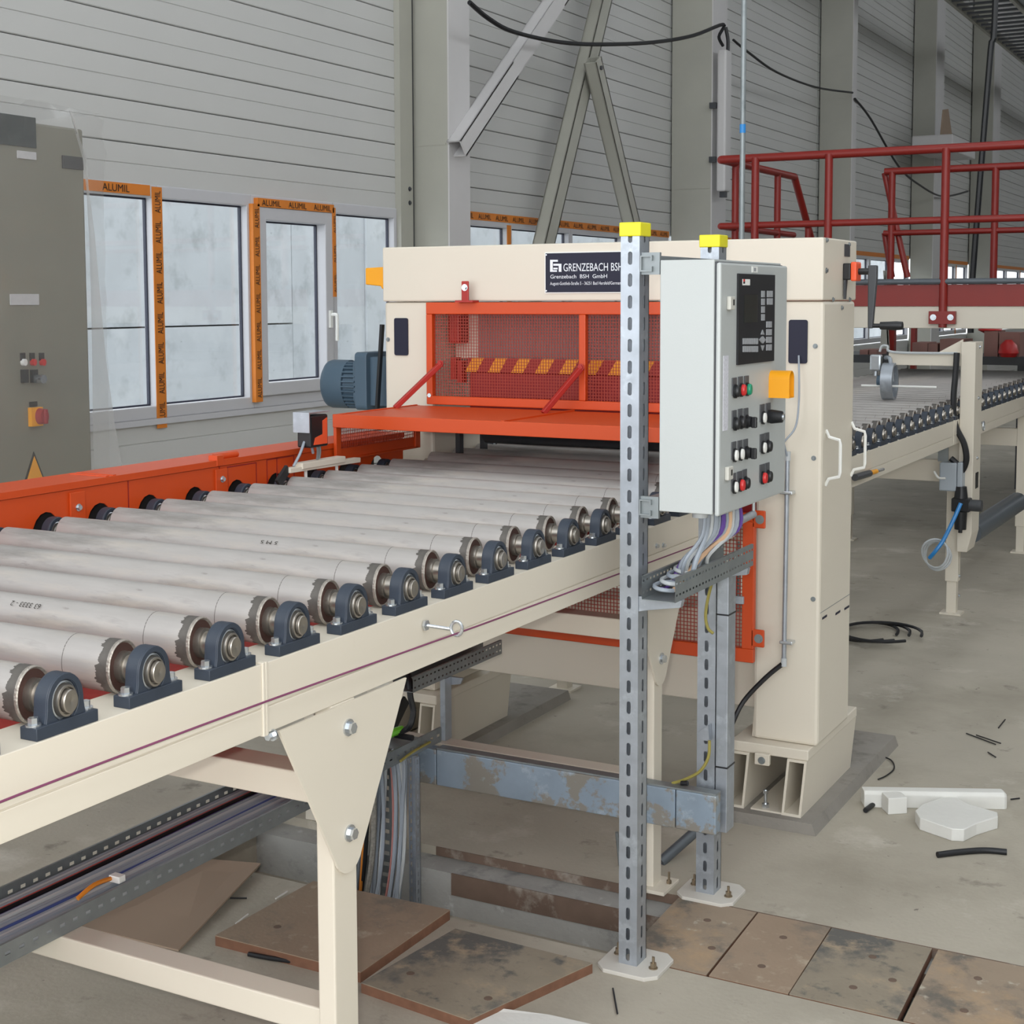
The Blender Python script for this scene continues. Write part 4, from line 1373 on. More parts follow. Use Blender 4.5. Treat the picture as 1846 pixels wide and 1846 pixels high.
def key(x0, y0, x1, y1):
    dbox('key', GREYP, x0, y0, x1, y1, 0.006, 0.0085, hmi)


for r_ in range(4):
    key(380, 233 + r_ * 60, 403, 283 + r_ * 60)
for c_ in range(2):
    for r_ in range(2):
        key(424 + c_ * 22, 233 + r_ * 58, 442 + c_ * 22, 282 + r_ * 58)
for c_ in range(2):
    for r_ in range(4):
        key(418 + c_ * 21, 470 + r_ * 59, 436 + c_ * 21, 517 + r_ * 59)
for c_ in range(7):
    for r_ in range(2):
        key(236 + c_ * 17, 600 + r_ * 60, 249 + c_ * 17, 646 + r_ * 60)


def darrow(pts):
    MB().prism([(dz(*p).y, dz(*p).z) for p in pts], 'X', XD + 0.006, XD + 0.0085).build('key', GREYP, hmi)


darrow([(375, 572), (400, 572), (387, 535)])
darrow([(375, 655), (400, 655), (387, 695)])
darrow([(360, 612), (384, 585), (384, 640)])
darrow([(412, 612), (390, 585), (390, 640)])
lb = dbox('sign', WHITE, 322, 45, 364, 92, 0, 0.002)
dbox('symbol', GREYP, 333, 55, 350, 82, 0.002, 0.0025, lb)
hg = dbox('lock', mat('hinge_grey', (196, 194, 186), 0.4), 128, 275, 165, 380, 0, 0.012, bevel=0.003)
dbox('keyhole', BLACK, 147, 300, 157, 345, 0.012, 0.0125, hg)
hg = dbox('lock', mat('hinge_grey', (196, 194, 186), 0.4), 112, 1590, 150, 1695, 0, 0.012, bevel=0.003)
dbox('keyhole', BLACK, 131, 1615, 141, 1660, 0.012, 0.0125, hg)
dbox('paper_strip', mat('printed_paper', (200, 200, 208), 0.7, var=0.18, scale=160), 100, 735, 137, 1315, 0, 0.0015)


def button(x, y, mt, kind='push'):
    """legend plate above a round actuator; x, y = actuator centre in the door's own drawing"""
    pl = dbox('legend_plate', mat('legend_grey', (78, 80, 84), 0.45), x - 17, y - 105, x + 17, y + 30, 0, 0.003, bevel=0.001)
    p = dz(x, y, X=XD)
    r_ = 0.0145
    MB().lathe([(XD + 0.002, r_ * 1.15), (XD + 0.008, r_ * 1.15), (XD + 0.008, r_)], (0, p.y, p.z), 'X', 20, 0.85, 1.15).build('collar', BLACK, pl, smooth=True)
    if kind == 'push':
        MB().lathe([(XD + 0.008, r_ * 0.95), (XD + 0.014, r_ * 0.95), (XD + 0.017, r_ * 0.8), (XD + 0.018, 0.001)], (0, p.y, p.z), 'X', 20, 0.85, 1.15).build('actuator', mt, pl, smooth=True)
    elif kind == 'lamp':
        MB().lathe([(XD + 0.008, r_ * 0.9), (XD + 0.013, r_ * 0.85), (XD + 0.015, 0.001)], (0, p.y, p.z), 'X', 20, 0.85, 1.15).build('lens', mt, pl, smooth=True)
    elif kind == 'turn':
        MB().lathe([(XD + 0.008, r_ * 0.95), (XD + 0.018, r_ * 0.9), (XD + 0.019, 0.001)], (0, p.y, p.z), 'X', 20, 0.85, 1.15).build('knob', BLACK, pl, smooth=True)
        bx('lever', BLACK, (XD + 0.018, XD + 0.034, p.y - 0.006, p.y + 0.006, p.z - 0.017, p.z + 0.014), pl, bevel=0.003)
    elif kind == 'knob':
        MB().lathe([(XD + 0.008, r_ * 1.2), (XD + 0.012, r_ * 1.25), (XD + 0.045, r_ * 1.0), (XD + 0.046, r_ * 0.6)], (0, p.y, p.z), 'X', 24, 0.85, 1.15).build('knob', BLACK, pl, smooth=True)
        MB().lathe([(XD + 0.044, r_ * 0.6), (XD + 0.051, r_ * 0.55), (XD + 0.052, 0.001)], (0, p.y, p.z), 'X', 16, 0.85, 1.15).build('key_lock', ZINC, pl, smooth=True)


for x, y, m_, k_ in ((184, 1010, BLACK, 'push'), (231, 1000, REDB, 'push'), (277, 995, GREENB, 'push'),
                     (183, 1262, BLACK, 'push'), (229, 1250, BLACK, 'push'), (273, 1245, BLACK, 'turn'),
                     (180, 1505, WHITE, 'lamp'), (226, 1495, WHITE, 'lamp'), (270, 1485, BLACK, 'turn'),
                     (178, 1750, WHITE, 'lamp'), (222, 1735, REDB, 'push'), (262, 1720, BLACK, 'push'),
                     (400, 1215, WHITE, 'lamp'), (445, 1205, BLACK, 'knob'), (400, 1445, WHITE, 'lamp'), (435, 1435, BLACK, 'push'),
                     (397, 1680, REDB, 'push'), (437, 1668, BLACK, 'push')):
    button(x, y, m_, k_)
# yellow shroud of the emergency stop: open half tube
a, b = dz(455, 960), dz(600, 960)
p0, p1 = at(1386, 668, X=XD), at(1386, 717, X=XD)
zlo, zhi = p1.z, p0.z
zc_ = (zlo + zhi) / 2
y0 = p0.y
yw_, DX = 0.046, 0.062
o_, i_ = [], []
for k_ in range(13):
    a = math.pi * k_ / 12
    o_.append((y0 + yw_ / 2 + yw_ / 2 * math.cos(a), zhi - yw_ * 0.55 + yw_ * 0.55 * math.sin(a)))
    i_.append((y0 + yw_ / 2 + (yw_ / 2 - 0.003) * math.cos(a), zhi - yw_ * 0.55 + (yw_ * 0.55 - 0.003) * math.sin(a)))
o_ += [(y0, zlo), (y0 + yw_, zlo)]
i_ += [(y0 + 0.003, zlo + 0.003), (y0 + yw_ - 0.003, zlo + 0.003)]
MB().ring(o_, i_, 'X', XD, XD + DX).build('emergency_stop_shroud', YELLOW, cpn)
MB().lathe([(XD, 0.011), (XD + 0.03, 0.011), (XD + 0.031, 0.016), (XD + 0.042, 0.016), (XD + 0.046, 0.01)], (0, y0 + yw_ / 2, zc_), 'X', 18).build('stop_button', REDB, cpn, smooth=True)
# gland plate and cables down into the tray
gl = Z1(1025, 240, Y=3.82)
MB().cyl((gl.x, 3.82, BZ0 - 0.028), (gl.x, 3.82, BZ0 - 0.001), 0.022, 0.024, n=16).build('cable_gland', CABL, cpn, smooth=True)
# tray on cantilever arms
TX_0, TX_1, TZ0, TZ1, TYa, TYb = -1.578, -1.480, 1.078, 1.143, 3.655, 4.295


def perforated_wall(mb, x, y0, y1, z0, z1, nh, rows, sx=0.010, sz=0.006):
    """sheet at constant x with real slots in rows"""
    zr = (z1 - z0) / rows
    cw = (y1 - y0) / nh
    for r_ in range(rows):
        for c_ in range(nh):
            ya_, yb2 = y0 + c_ * cw, y0 + (c_ + 1) * cw
            za, zb_ = z0 + r_ * zr, z0 + (r_ + 1) * zr
            yc_, zc2 = (ya_ + yb2) / 2, (za + zb_) / 2
            o = [(x, ya_, za), (x, yb2, za), (x, yb2, zb_), (x, ya_, zb_)]
            i_ = [(x, yc_ - sx / 2, zc2 - sz / 2), (x, yc_ + sx / 2, zc2 - sz / 2), (x, yc_ + sx / 2, zc2 + sz / 2), (x, yc_ - sx / 2, zc2 + sz / 2)]
            mb.add(o + i_, [(0, 1, 5, 4), (1, 2, 6, 5), (2, 3, 7, 6), (3, 0, 4, 7)])


def tray(name, label, x0, x1, y0, y1, z0, z1, nh, rows, mt=GALVD, sx=0.010, sz=0.006, group=None):
    t = thing(name, label, 'cable tray', ((x0 + x1) / 2, (y0 + y1) / 2, z0), group)
    for x in (x0, x1):
        mb = MB()
        perforated_wall(mb, x, y0, y1, z0, z1, nh, rows, sx, sz)
        s_ = 0.008 if x == x0 else -0.008
        mb.add([(x, y0, z1), (x, y1, z1), (x + s_, y1, z1), (x + s_, y0, z1)], [(0, 1, 2, 3)])
        mb.build('side_wall', mt, t, keep=True)
    bx('bottom', mt, (x0, x1, y0, y1, z0 - 0.002, z0), t)
    return t


ct = tray('cable_tray', 'short perforated tray of coiled cables under the grey control panel', TX_0, TX_1, TYa, TYb, TZ0, TZ1, 26, 2)
for yq in (TYa + 0.05, TYb - 0.05):
    mb = MB().prism([(P1X1, TZ0 - 0.002), (TX_1 + 0.004, TZ0 - 0.002), (TX_1, TZ0 - 0.022), (P1X1 + 0.02, TZ0 - 0.04), (P1X1, TZ0 - 0.045)], 'Y', yq - 0.012, yq + 0.012)
    mb.build('cantilever_arm', GALV, ct, bevel=0.001)
rnd = random.Random(11)
cm = [CABG, CABG, CABL, CABG, CABG, CABP, CABG, CABPE, CABL, CABG, CABP]
cl_names = {CABPE: 'peach', CABG: 'mid grey', CABL: 'pale grey', CABB: 'blue', CABP: 'purple', CABO: 'orange'}
for i, m_ in enumerate(cm):
    x0 = gl.x + 0.006 + 0.006 * i
    y0 = 3.84 + 0.012 * i
    x1 = TX_0 + 0.02 + 0.06 * rnd.random()
    y1 = 3.72 + 0.5 * rnd.random()
    MB().tube([(min(x0, BX1 - 0.01), y0, BZ0), (min(x0, BX1 - 0.01) - 0.004, y0 - 0.005, BZ0 - 0.08), (x1 + 0.02, y0 - 0.04, TZ1 + 0.02), (x1, (y0 + y1) / 2 - 0.06, TZ0 + 0.02), (x1, y1, TZ0 + 0.014 + 0.004 * (i % 3))], 0.0055 + 0.002 * (i % 2), n=7).build(
        'control_cable', m_, label='%s control cable dropping from the grey panel into its tray' % cl_names[m_], cat='cable', group='cables below the control panel', smooth=True)
for i in range(4):
    zz = TZ0 + 0.02 + 0.008 * i
    yc_ = TYa + 0.07 + 0.05 * i
    pts = [((TX_0 + TX_1) / 2 + 0.034 * math.cos(a), yc_ + 0.055 * math.sin(a), zz + 0.012 * math.sin(a * 0.5)) for a in [0.3 + 5.4 * k_ / 10 for k_ in range(11)]]
    MB().tube(pts, 0.006, n=7, sub=3).build('coiled_cable', CABL if i % 2 else CABG, label='loop of spare grey cable coiled in the short tray', cat='cable', group='coils in the short tray', smooth=True)
# vertical cover duct on the far post, earth wires, lug
vd = bx('cover_duct', GALV, (-1.586, -1.548, 4.262, 4.33, 0.222, TZ0 - 0.005), None, bevel=0.002, label='tall galvanised duct cover fixed to the post under the tray', cat='duct')
for p in (1118, 1395):
    q = at(1300, p, X=-1.548)
    bx('strap', BLACK, (-1.588, -1.5465, 4.2605, 4.331, q.z, q.z + 0.005), vd)
for (pts, lb) in ((((1283, 1052), (1276, 1080), (1272, 1110), (1276, 1132), (1286, 1142)), 'yellow-green earth wire hanging in a hook below the short tray'),
                  (((1279, 1335), (1277, 1365), (1262, 1390), (1235, 1405), (1212, 1412)), 'yellow-green earth wire curving from the far post to the trunking')):
    MB().tube([at(x, y, Y=4.225) for x, y in pts], 0.005, n=7).build('earth_wire', CABY, label=lb, cat='wire', smooth=True)
q = at(1275, 1322, Y=4.25)
MB().prism([(q.x - 0.03, q.z), (q.x + 0.008, q.z + 0.03), (q.x + 0.012, q.z - 0.02), (q.x - 0.01, q.z - 0.02)], 'Y', 4.235, 4.262).build('post_clip', GALV, label='bent zinc clip on the post behind the control panel', cat='clip')

# ---- horizontal trunking along the lower cross member
tk = thing('cable_trunking', 'stained zinc trunking running from the cable drop to the far post', 'trunking', (-2.1, 4.21, 0.238))
for (x0, x1) in ((-2.645, -2.5715), (-2.5685, -1.6915), (-1.6885, -1.556)):
    bx('cover', TRUNK, (x0, x1, 4.186, 4.231, 0.238, 0.362), tk, bevel=0.003)
bx('top_lip', GALVD, (-2.57, -1.556, 4.19, 4.231, 0.3625, 0.368), tk)
m2 = MB().cyl(at(1228, 1412, Y=4.21), at(1240, 1412, Y=4.21), 0.008, n=8)
m2.build('plug', BLACK, tk)
# grey pipe stub behind the far leg
MB().cyl(at(1190, 1555, Y=4.45), at(1258, 1495, Y=4.62), 0.018, n=14).build('plastic_pipe', PIPEG, label='grey plastic pipe leaning behind the far conveyor leg', cat='pipe', smooth=True)
MB().cyl(at(1112, 1500, Z=0.12), at(1118, 1560, Z=0.0), 0.006, n=8).build('steel_rod', GALVD, label='thin steel rod standing by the slotted post', cat='rod', smooth=True)

# ================================================================== CABLE TRAY UNDER THE CONVEYOR AND CABLE DROP
lt = tray('cable_tray', 'long floor-level perforated cable tray full of grey cables under the conveyor', -2.875, -2.605, 1.2, 4.28, 0.363, 0.412, 72, 1, sx=0.016, sz=0.009)
mbL = MB()
mix = [CABG] * 11 + [CABL, CABL, CABB, CABB, CABP, CABR, CABGR, RUBBER, RUBBER, CABR]
rnd = random.Random(5)
nm_ = {id(CABG): 'mid grey', id(CABL): 'pale grey', id(CABB): 'blue', id(CABP): 'purple', id(CABR): 'red', id(CABGR): 'bright green', id(RUBBER): 'thick black'}
order = [0] * 0
seq = [CABG, CABL, CABG, CABR, RUBBER, CABP, CABGR, CABG, CABL, CABG, CABG, CABL, CABB, CABG, CABL, CABG, CABR, CABG, CABL]
top_ = [CABG, CABL, CABG, CABG, CABB, CABG, CABL, CABG, CABG]


def sway(y):
    return 0.004 * math.sin(y * 2.1 + 1.0) + 0.003 * math.sin(y * 5.3)


lay, x = [], -2.867
for m_ in seq:
    r_ = 0.0088 if m_ in (RUBBER, CABGR) else 0.0062
    x += r_
    lay.append((x, 0.374 + r_, r_, m_, False))
    x += r_ + 0.0004
for i, m_ in enumerate(top_):
    lay.append((-2.755 + 0.0145 * i, 0.394, 0.006, m_, True))
for i, (x, z, r_, m_, up_) in enumerate(lay):
    pts = [(x + sway(y_ * 0.25) + (0.004 * math.sin(y_ * 0.4 + i) if up_ else 0), y_ * 0.25, z + (0.004 * abs(math.sin(y_ * 0.7 + i)) if up_ else 0)) for y_ in range(5, 16)]
    if x > -2.84:
        pts += [(x, 4.0, z + 0.004), (x + 0.01, 4.05, z - 0.02)]
    MB().tube(pts, r_, n=7, sub=3).build('tray_cable', m_, label='%s cable %s' % (nm_[id(m_)], 'lying loose on top of the others in the long tray' if up_ else 'lying flat in the bottom layer of the long tray'), cat='cable', group='cables in the long tray', smooth=True)
# short loose ends on top
q0, q1, q2 = at(140, 1620, Z=0.41), at(170, 1595, Z=0.425), at(205, 1582, Z=0.418)
t = thing('wire_splice', 'short orange earth wire spliced to a clear terminal in the tray', 'wire', q1)
MB().tube([q0, q1, q2], 0.006, n=7).build('wire', CABO, t, smooth=True)
bx('terminal', WHITE, (q2.x - 0.006, q2.x + 0.03, q2.y - 0.012, q2.y + 0.012, q2.z - 0.008, q2.z + 0.01), t, bevel=0.002)
# hanging bundle into the trench
cols = [RUBBER, CABG, CABP, CABG, CABG, CABL, CABG, RUBBER, CABO, BRAID, BRAID, CABG, CABG, CABG, CABL, CABPK, CABG, CABG, CABG, CABL, CABG, CABG]
nm_[id(CABPK)] = 'pale red'
nm_.update({id(CABO): 'orange', id(BRAID): 'braided metal'})
for i, m_ in enumerate(cols):
    x = -2.86 + 0.0115 * i
    yy = 4.06 + 0.03 * rnd.random() - 0.012 * (i % 2)
    sw = 0.03 * (rnd.random() - 0.5)
    r_ = 0.010 if m_ in (BRAID, RUBBER) else 0.0068
    MB().tube([(x, yy - 0.08, 0.40), (x + 0.004, yy - 0.01, 0.36), (x + sw, yy + 0.005, 0.2), (x + sw * 1.4 - 0.01, yy, 0.0), (x + sw * 0.6 - 0.02, yy - 0.02, TD + 0.01)], r_, n=7).build(
        'drop_cable', m_, label='%s cable hanging in the bundle down into the trench' % nm_[id(m_)], cat='cable', group='cables dropping into the trench', smooth=True)
t = thing('vertical_duct', 'narrow slotted zinc strip beside the cable drop', 'duct', (-2.59, 4.09, TD))
mb = MB()
for xx in (-2.612, -2.585):
    perforated_wall(mb, xx, 4.075, 4.105, TD, 0.36, 1, 18, sx=0.008, sz=0.016)
mb.box(-2.612, -2.585, 4.103, 4.106, TD, 0.36)
mb.build('strip', GALV, t, keep=True)
mb = MB()
perforated_wall(mb, 0, 0, 0.055, TD, 0.36, 1, 14, sx=0.03, sz=0.014)
mb.v = [(-2.76 + v[1], 4.115, v[2]) for v in mb.v]
t2 = mb.build('ladder_strip', GALVD, t, keep=True)
# thin post, upper perforated tray
ut = tray('cable_tray', 'perforated tray hanging under the side beam in front of the press foot', -2.68, -2.60, 4.09, 4.71, 0.582, 0.632, 24, 2)
mb = MB().box(-2.615, -2.595, 4.29, 4.333, 0.361, 0.581)
mb.build('upright', GALV, ut)
MB().prism([(-2.65, 0.579), (-2.55, 0.579), (-2.56, 0.557), (-2.60, 0.549)], 'Y', 4.335, 4.345).build('arm', GALV, ut)
Gz = zoomed(680, 1100, 5.77)
MB().tube([Gz(320, 640, X=-2.66), Gz(335, 760, X=-2.64), Gz(345, 900, X=-2.63), Gz(375, 1050, X=-2.62), Gz(350, 1180, X=-2.62), Gz(300, 1240, X=-2.64), Gz(210, 1270, X=-2.66)], 0.0105, n=8).build('loop_cable', RUBBER, label='thick black cable looping down beside the gusset plate', cat='cable', smooth=True)
MB().tube([Gz(260, 1240, X=-2.655), Gz(160, 1275, X=-2.67), Gz(60, 1330, X=-2.7)], 0.014, n=8).build('cable_sleeve', CABGR, label='green sleeve on the end of the looping black cable', cat='sleeve', smooth=True)
MB().bar(Gz(300, 930, X=-2.8), Gz(150, 1240, X=-2.8), 0.01, 0.04).build('flat_bar', BLACK, label='black flat bar leaning behind the gusset plate', cat='bar')
MB().tube([Gz(190, 1300, Z=0.42), Gz(370, 1330, Z=0.42)], 0.010, n=8).build('rubber_rod', RUBBER, label='black rubber rod lying across the tray end', cat='rod', smooth=True)
MB().tube([at(722, 1372, X=-2.595), at(745, 1355, X=-2.595), at(775, 1338, X=-2.60)], 0.005, n=6).build('earth_wire', CABY, label='yellow-green earth wire bent over the end of the zinc trunking', cat='wire', smooth=True)

# ================================================================== TRENCH BOARDS AND LITTER
def board(pts, z0, th, mt, label, group='trench cover boards', screws=(), edge=True):
    t = thing('cover_board', label, 'board', (sum(p[0] for p in pts) / len(pts), sum(p[1] for p in pts) / len(pts), z0), group)
    MB().prism([(p[0], p[1]) for p in pts], 'Z', z0, z0 + th - 0.003).build('edge_ply', PLYE, t)
    MB().prism([(p[0], p[1]) for p in pts], 'Z', z0 + th - 0.003, z0 + th).build('face_ply', mt, t)
    for (px, py) in screws:
        q = at(px, py, Z=z0 + th)
        MB().cyl((q.x, q.y, z0 + th - 0.001), (q.x, q.y, z0 + th + 0.001), 0.012, n=10).build('screw_head', RUSTS, t)
    return t


fy, by = 3.757, 4.226
board([(-1.675, fy), (-1.42, fy), (-1.434, by), (-1.69, by)], -0.026, 0.028, PLY, 'weathered plywood cover board beside the slotted post foot', screws=((1275, 1659), (1283, 1709)))
board([(-1.412, fy), (-1.182, fy), (-1.2, by), (-1.428, by)], -0.026, 0.028, PLYR, 'clean pinkish plywood cover board next to the dark-stained one', screws=((1412, 1690), (1373, 1742)))
board([(-1.179, fy), (-0.884, fy), (-0.898, by), (-1.196, by)], -0.026, 0.028, PLYG, 'plywood cover board with a big dark grey stain', screws=((1573, 1725), (1538, 1780), (1609, 1767)))
board([(-0.868, fy), (-0.55, fy), (-0.56, by), (-0.88, by)], -0.026, 0.028, PLY, 'last plywood cover board beyond the open joint', screws=((1763, 1764), (1738, 1822)))
board([(-0.545, fy), (-0.1, fy), (-0.1, by), (-0.555, by)], -0.026, 0.028, PLYG, 'dark plywood cover board at the end of the row', screws=())
Ka = [at(388, 1686, Z=0.032), at(650, 1752, Z=0.032), at(811, 1640, Z=0.032), at(565, 1588, Z=0.032)]
board([(p.x, p.y) for p in Ka], 0.0, 0.032, PLYR, 'loose brown plywood board with a knot lying behind the near leg', screws=((500, 1671),))
Kb = [at(652, 1764, Z=0.03), at(845, 1838, Z=0.03), at(1068, 1736, Z=0.03), at(815, 1668, Z=0.03)]
board([(Kb[0].x + 0.012, Kb[0].y - 0.02), (Kb[1].x, Kb[1].y), (Kb[2].x, Kb[2].y), (Kb[3].x + 0.02, Kb[3].y - 0.015)], 0.0, 0.03, PLYG, 'loose dark-stained plywood board in front of the trench', screws=((740, 1755), (880, 1800)))
# cardboard leaning from trench floor to slab
cb = [at(140, 1668, Z=0.012), at(322, 1712, Z=0.012), at(470, 1556, Z=0.03), at(372, 1548, Z=0.045)]
mb = MB().add([tuple(p) for p in cb] + [(p.x, p.y, p.z - 0.006) for p in cb], [(0, 1, 2, 3), (7, 6, 5, 4), (0, 4, 5, 1), (1, 5, 6, 2), (2, 6, 7, 3), (3, 7, 4, 0)])
mb.build('cardboard_sheet', CARD, label='creased brown cardboard sheet lying under the cable tray', cat='cardboard')
ws = [at(838, 1850, Z=0.012), at(852, 1822, Z=0.014), at(905, 1818, Z=0.016), at(990, 1829, Z=0.012), at(1075, 1848, Z=0.008), at(980, 1900, Z=0.008)]
mb = MB()
n_ = len(ws)
mb.add([(p.x, p.y, 0.0) for p in ws] + [tuple(p) for p in ws], [tuple(range(n_ - 1, -1, -1)), tuple(range(n_, 2 * n_))] + [(i, (i + 1) % n_, n_ + (i + 1) % n_, n_ + i) for i in range(n_)])
mb.build('foam_sheet', FOAM, label='white foam sheet lying in front of the dark plywood board', cat='sheet')
# white offcuts by the press
pa, pb = at(1555, 1436, Z=0.03), at(1812, 1440, Z=0.03)
d = (pb - pa)
d.z = 0
dn_ = Vector((-d.y, d.x, 0)).normalized()
mb = MB()
prof = [(-0.035, 0.0), (0.035, 0.0), (0.035, 0.045), (0.02, 0.062), (-0.025, 0.062), (-0.035, 0.05)]
vs = []
for p, k_ in ((pa, 1.0), (pb - d * 0.02, 1.0), (pb, 0.75)):
    for u, v in prof:
        vs.append((p.x + dn_.x * u * k_, p.y + dn_.y * u * k_, v * (k_ * 0.5 + 0.5)))
mb.add(vs, [tuple(range(6)), tuple(range(17, 11, -1))] + [(j * 6 + i, j * 6 + (i + 1) % 6, (j + 1) * 6 + (i + 1) % 6, (j + 1) * 6 + i) for j in range(2) for i in range(6)])
mb.build('plaster_bar', FOAM, label='long white plaster bar lying on the floor by the press foot', cat='offcut', bevel=0.003)
q = at(1612, 1462, Z=0.0)
a = 0.6
mb = MB().prism([(q.x + 0.037 * (math.cos(a) * u - math.sin(a) * v), q.y + 0.037 * (math.sin(a) * u + math.cos(a) * v)) for u, v in ((-1, -1), (1, -0.9), (1.0, 0.7), (0.6, 1), (-1, 0.9))], 'Z', 0, 0.062)
mb.build('plaster_cube', FOAM, label='small white plaster cube in front of the long white bar', cat='offcut', bevel=0.003)
top = [(1650, 1461), (1662, 1450), (1698, 1437), (1722, 1436), (1748, 1450), (1798, 1464), (1799, 1472), (1760, 1484), (1738, 1495), (1716, 1494), (1658, 1474)]
tp = [at(x, y, Z=0.045) for x, y in top]
MB().prism([(p.x, p.y) for p in tp], 'Z', 0.0, 0.045).build('plaster_slab', FOAM, label='broken flat white plaster slab beside the small cube', cat='offcut', bevel=0.003)
MB().tube([at(1690, 1541, Z=0.01), at(1730, 1536, Z=0.01), at(1775, 1533, Z=0.01), at(1815, 1536, Z=0.01)], 0.0105, n=10).build('hose_offcut', RUBBER, label='black rubber hose offcut lying on the bare floor', cat='hose', smooth=True)
MB().tube([at(1560, 1461, Z=0.01), at(1577, 1448, Z=0.01)], 0.0095, n=10).build('hose_offcut', RUBBER, label='short black hose stub tucked under the white plaster bar', cat='hose', smooth=True)
MB().tube([at(1585, 1362, Z=0.006), at(1606, 1370, Z=0.006), at(1612, 1385, Z=0.006), at(1598, 1398, Z=0.006), at(1583, 1405, Z=0.006)], 0.003, n=6).build('wire_offcut', RUBBER, label='thin dark wire curled out from the plinth corner', cat='wire', smooth=True)
for (p, lb) in ((((1742, 1322), (1795, 1342)), 'thin steel wire offcut on the floor near the far right leg'), (((1760, 1325), (1804, 1340)), 'thin wire crossing another offcut near the far right leg'),
                (((1800, 1312), (1812, 1297)), 'tiny wire scrap standing apart on the walkway'), (((1781, 1356), (1795, 1365)), 'short wire scrap beside the crossed offcuts'),
                (((1105, 1782), (1113, 1827)), 'thin dark strip lying in front of the slotted post'), (((415, 1619), (445, 1619)), 'black pin lying between cardboard and plywood'),
                (((425, 1665), (447, 1648)), 'white cable tie on the trench floor beside the cardboard'), (((497, 1620), (518, 1607)), 'white cable tie near the loose brown board'),
                (((1822, 1441), (1838, 1439)), 'small grey scrap right of the white plaster bar')):
    MB().tube([at(*p[0], Z=0.005), at(*p[1], Z=0.005)], 0.0028, n=6).build('floor_scrap', WHITE if 'white' in lb and 'tie' in lb else RUBBER, label=lb, cat='scrap', group='scraps on the floor', smooth=True)
MB().tube([at(448, 1720, Z=0.008), at(480, 1726, Z=0.008), at(525, 1733, Z=0.008)], 0.007, n=7).build('black_strip', RUBBER, label='black rubber strip sticking out under the loose brown board', cat='strip', smooth=True)

# ================================================================== EXIT CONVEYOR BEHIND THE PRESS
ex = thing('exit_conveyor', 'cream roller conveyor carrying on behind the press past the measuring post', 'conveyor', (-2.4, 8.8, 0))
for (y0, y1) in ((5.47, 8.68), (8.7, 13.2)):
    mb = MB()
    c_beam(mb, XF, XI, y0, y1)
    mb.build('side_beam', BEIGE, ex, bevel=0.003)
mb = MB()
c_beam(mb, -3.165, -3.09, 5.47, 13.2)
mb.build('side_beam', BEIGE, ex)
PE = 0.19
y = 5.02
k = 0
while y < 12.9:
    inst(rp, (XR1, y, AX), ex)
    if y > 5.5:
        inst(bnear, (NEAR_X, y, ZTOP), ex)
        if y < 7.5:
            inst(bfar, (FAR_X, y, ZTOP), ex)
    y += PE
for yl in (6.3, 8.93, 11.33):
    for s_ in (1, -1):
        xo = XF if s_ > 0 else -3.165 + 0.075
        l_ = bx('leg', BEIGE, (xo - 0.075, xo, yl - 0.035, yl + 0.035, 0.2, ZB), ex, bevel=0.003)
        bx('leg_inner', BEIGE, (xo - 0.066, xo - 0.009, yl - 0.028, yl + 0.028, 0.01, 0.2), ex)
        bx('base_plate', BEIGE, (xo - 0.1, xo + 0.025, yl - 0.06, yl + 0.06, 0, 0.01), ex)
    bx('cross_member', BEIGE, (-3.09, XF - 0.075, yl - 0.03, yl + 0.03, 0.8, 0.93), ex, bevel=0.003)
MB().prism([(5.5, ZB), (5.9, ZB), (5.75, 0.98), (5.55, 0.55), (5.5, 0.5)], 'X', XF - 0.02, XF - 0.01).build('gusset_plate', BEIGE, ex)
for z in (0.11, 0.23):
    m2 = MB()
    hexbolt(m2, (XF, 8.93, z), (1, 0, 0), 0.008, 0.01)
    m2.build('bolt', ZINC, ex)
bx('boards_on_rollers', mat('grey_board', (138, 134, 126), 0.8, var=0.05), (-3.07, -1.95, 6.9, 12.8, AX + RZ, AX + RZ + 0.012), None, label='grey gypsum board sheet lying on the exit rollers', cat='board') if False else None
# air coupling on the beam
q0, q1 = at(1541, 861, X=XF + 0.02), at(1592, 846, X=XF + 0.02)
t = thing('air_coupling', 'brass and black air coupling screwed to the exit beam', 'coupling', q0)
MB().cyl(q0, q0 + (q1 - q0) * 0.5, 0.016, n=12).build('sleeve', DKGREY, t, smooth=True)
MB().cyl(q0 + (q1 - q0) * 0.5, q0 + (q1 - q0) * 0.75, 0.011, n=10).build('ring', YELLOW, t, smooth=True)
MB().cyl(q0 + (q1 - q0) * 0.75, q1, 0.008, n=10).build('nipple', ZINC, t, smooth=True)

# ---- measuring post with arm and wheel
XPm = -1.70
Y0m, Y1m = at(1755, 800, X=XPm).y, at(1768, 800, X=XPm).y
X0m = XF + 0.001
zt_, zb_ = at(1745, 617, Y=Y0m).z, at(1745, 996, Y=Y0m).z
mp_ = thing('measuring_post', 'cream upright bracket with an arm carrying a big measuring wheel', 'measuring device', (XPm, Y0m, zb_))
mb = MB().prism([(X0m, zb_), (XPm - 0.025, zb_), (XPm, zb_ + 0.11), (XPm, zt_), (X0m, zt_)], 'Y', Y0m, Y1m)
mb.build('post', BEIGE, mp_, bevel=0.004)
for z in (zt_ - 0.03, at(1762, 718, X=XPm).z, at(1762, 825, X=XPm).z):
    m2 = MB()
    hexbolt(m2, (XPm, (Y0m + Y1m) / 2, z), (1, 0, 0), 0.008, 0.01)
    m2.build('bolt', ZINC, mp_)
bx('slot', BLACK, (XPm, XPm + 0.002, Y0m + 0.08, Y0m + 0.16, at(1760, 880, X=XPm).z, at(1760, 852, X=XPm).z), mp_)
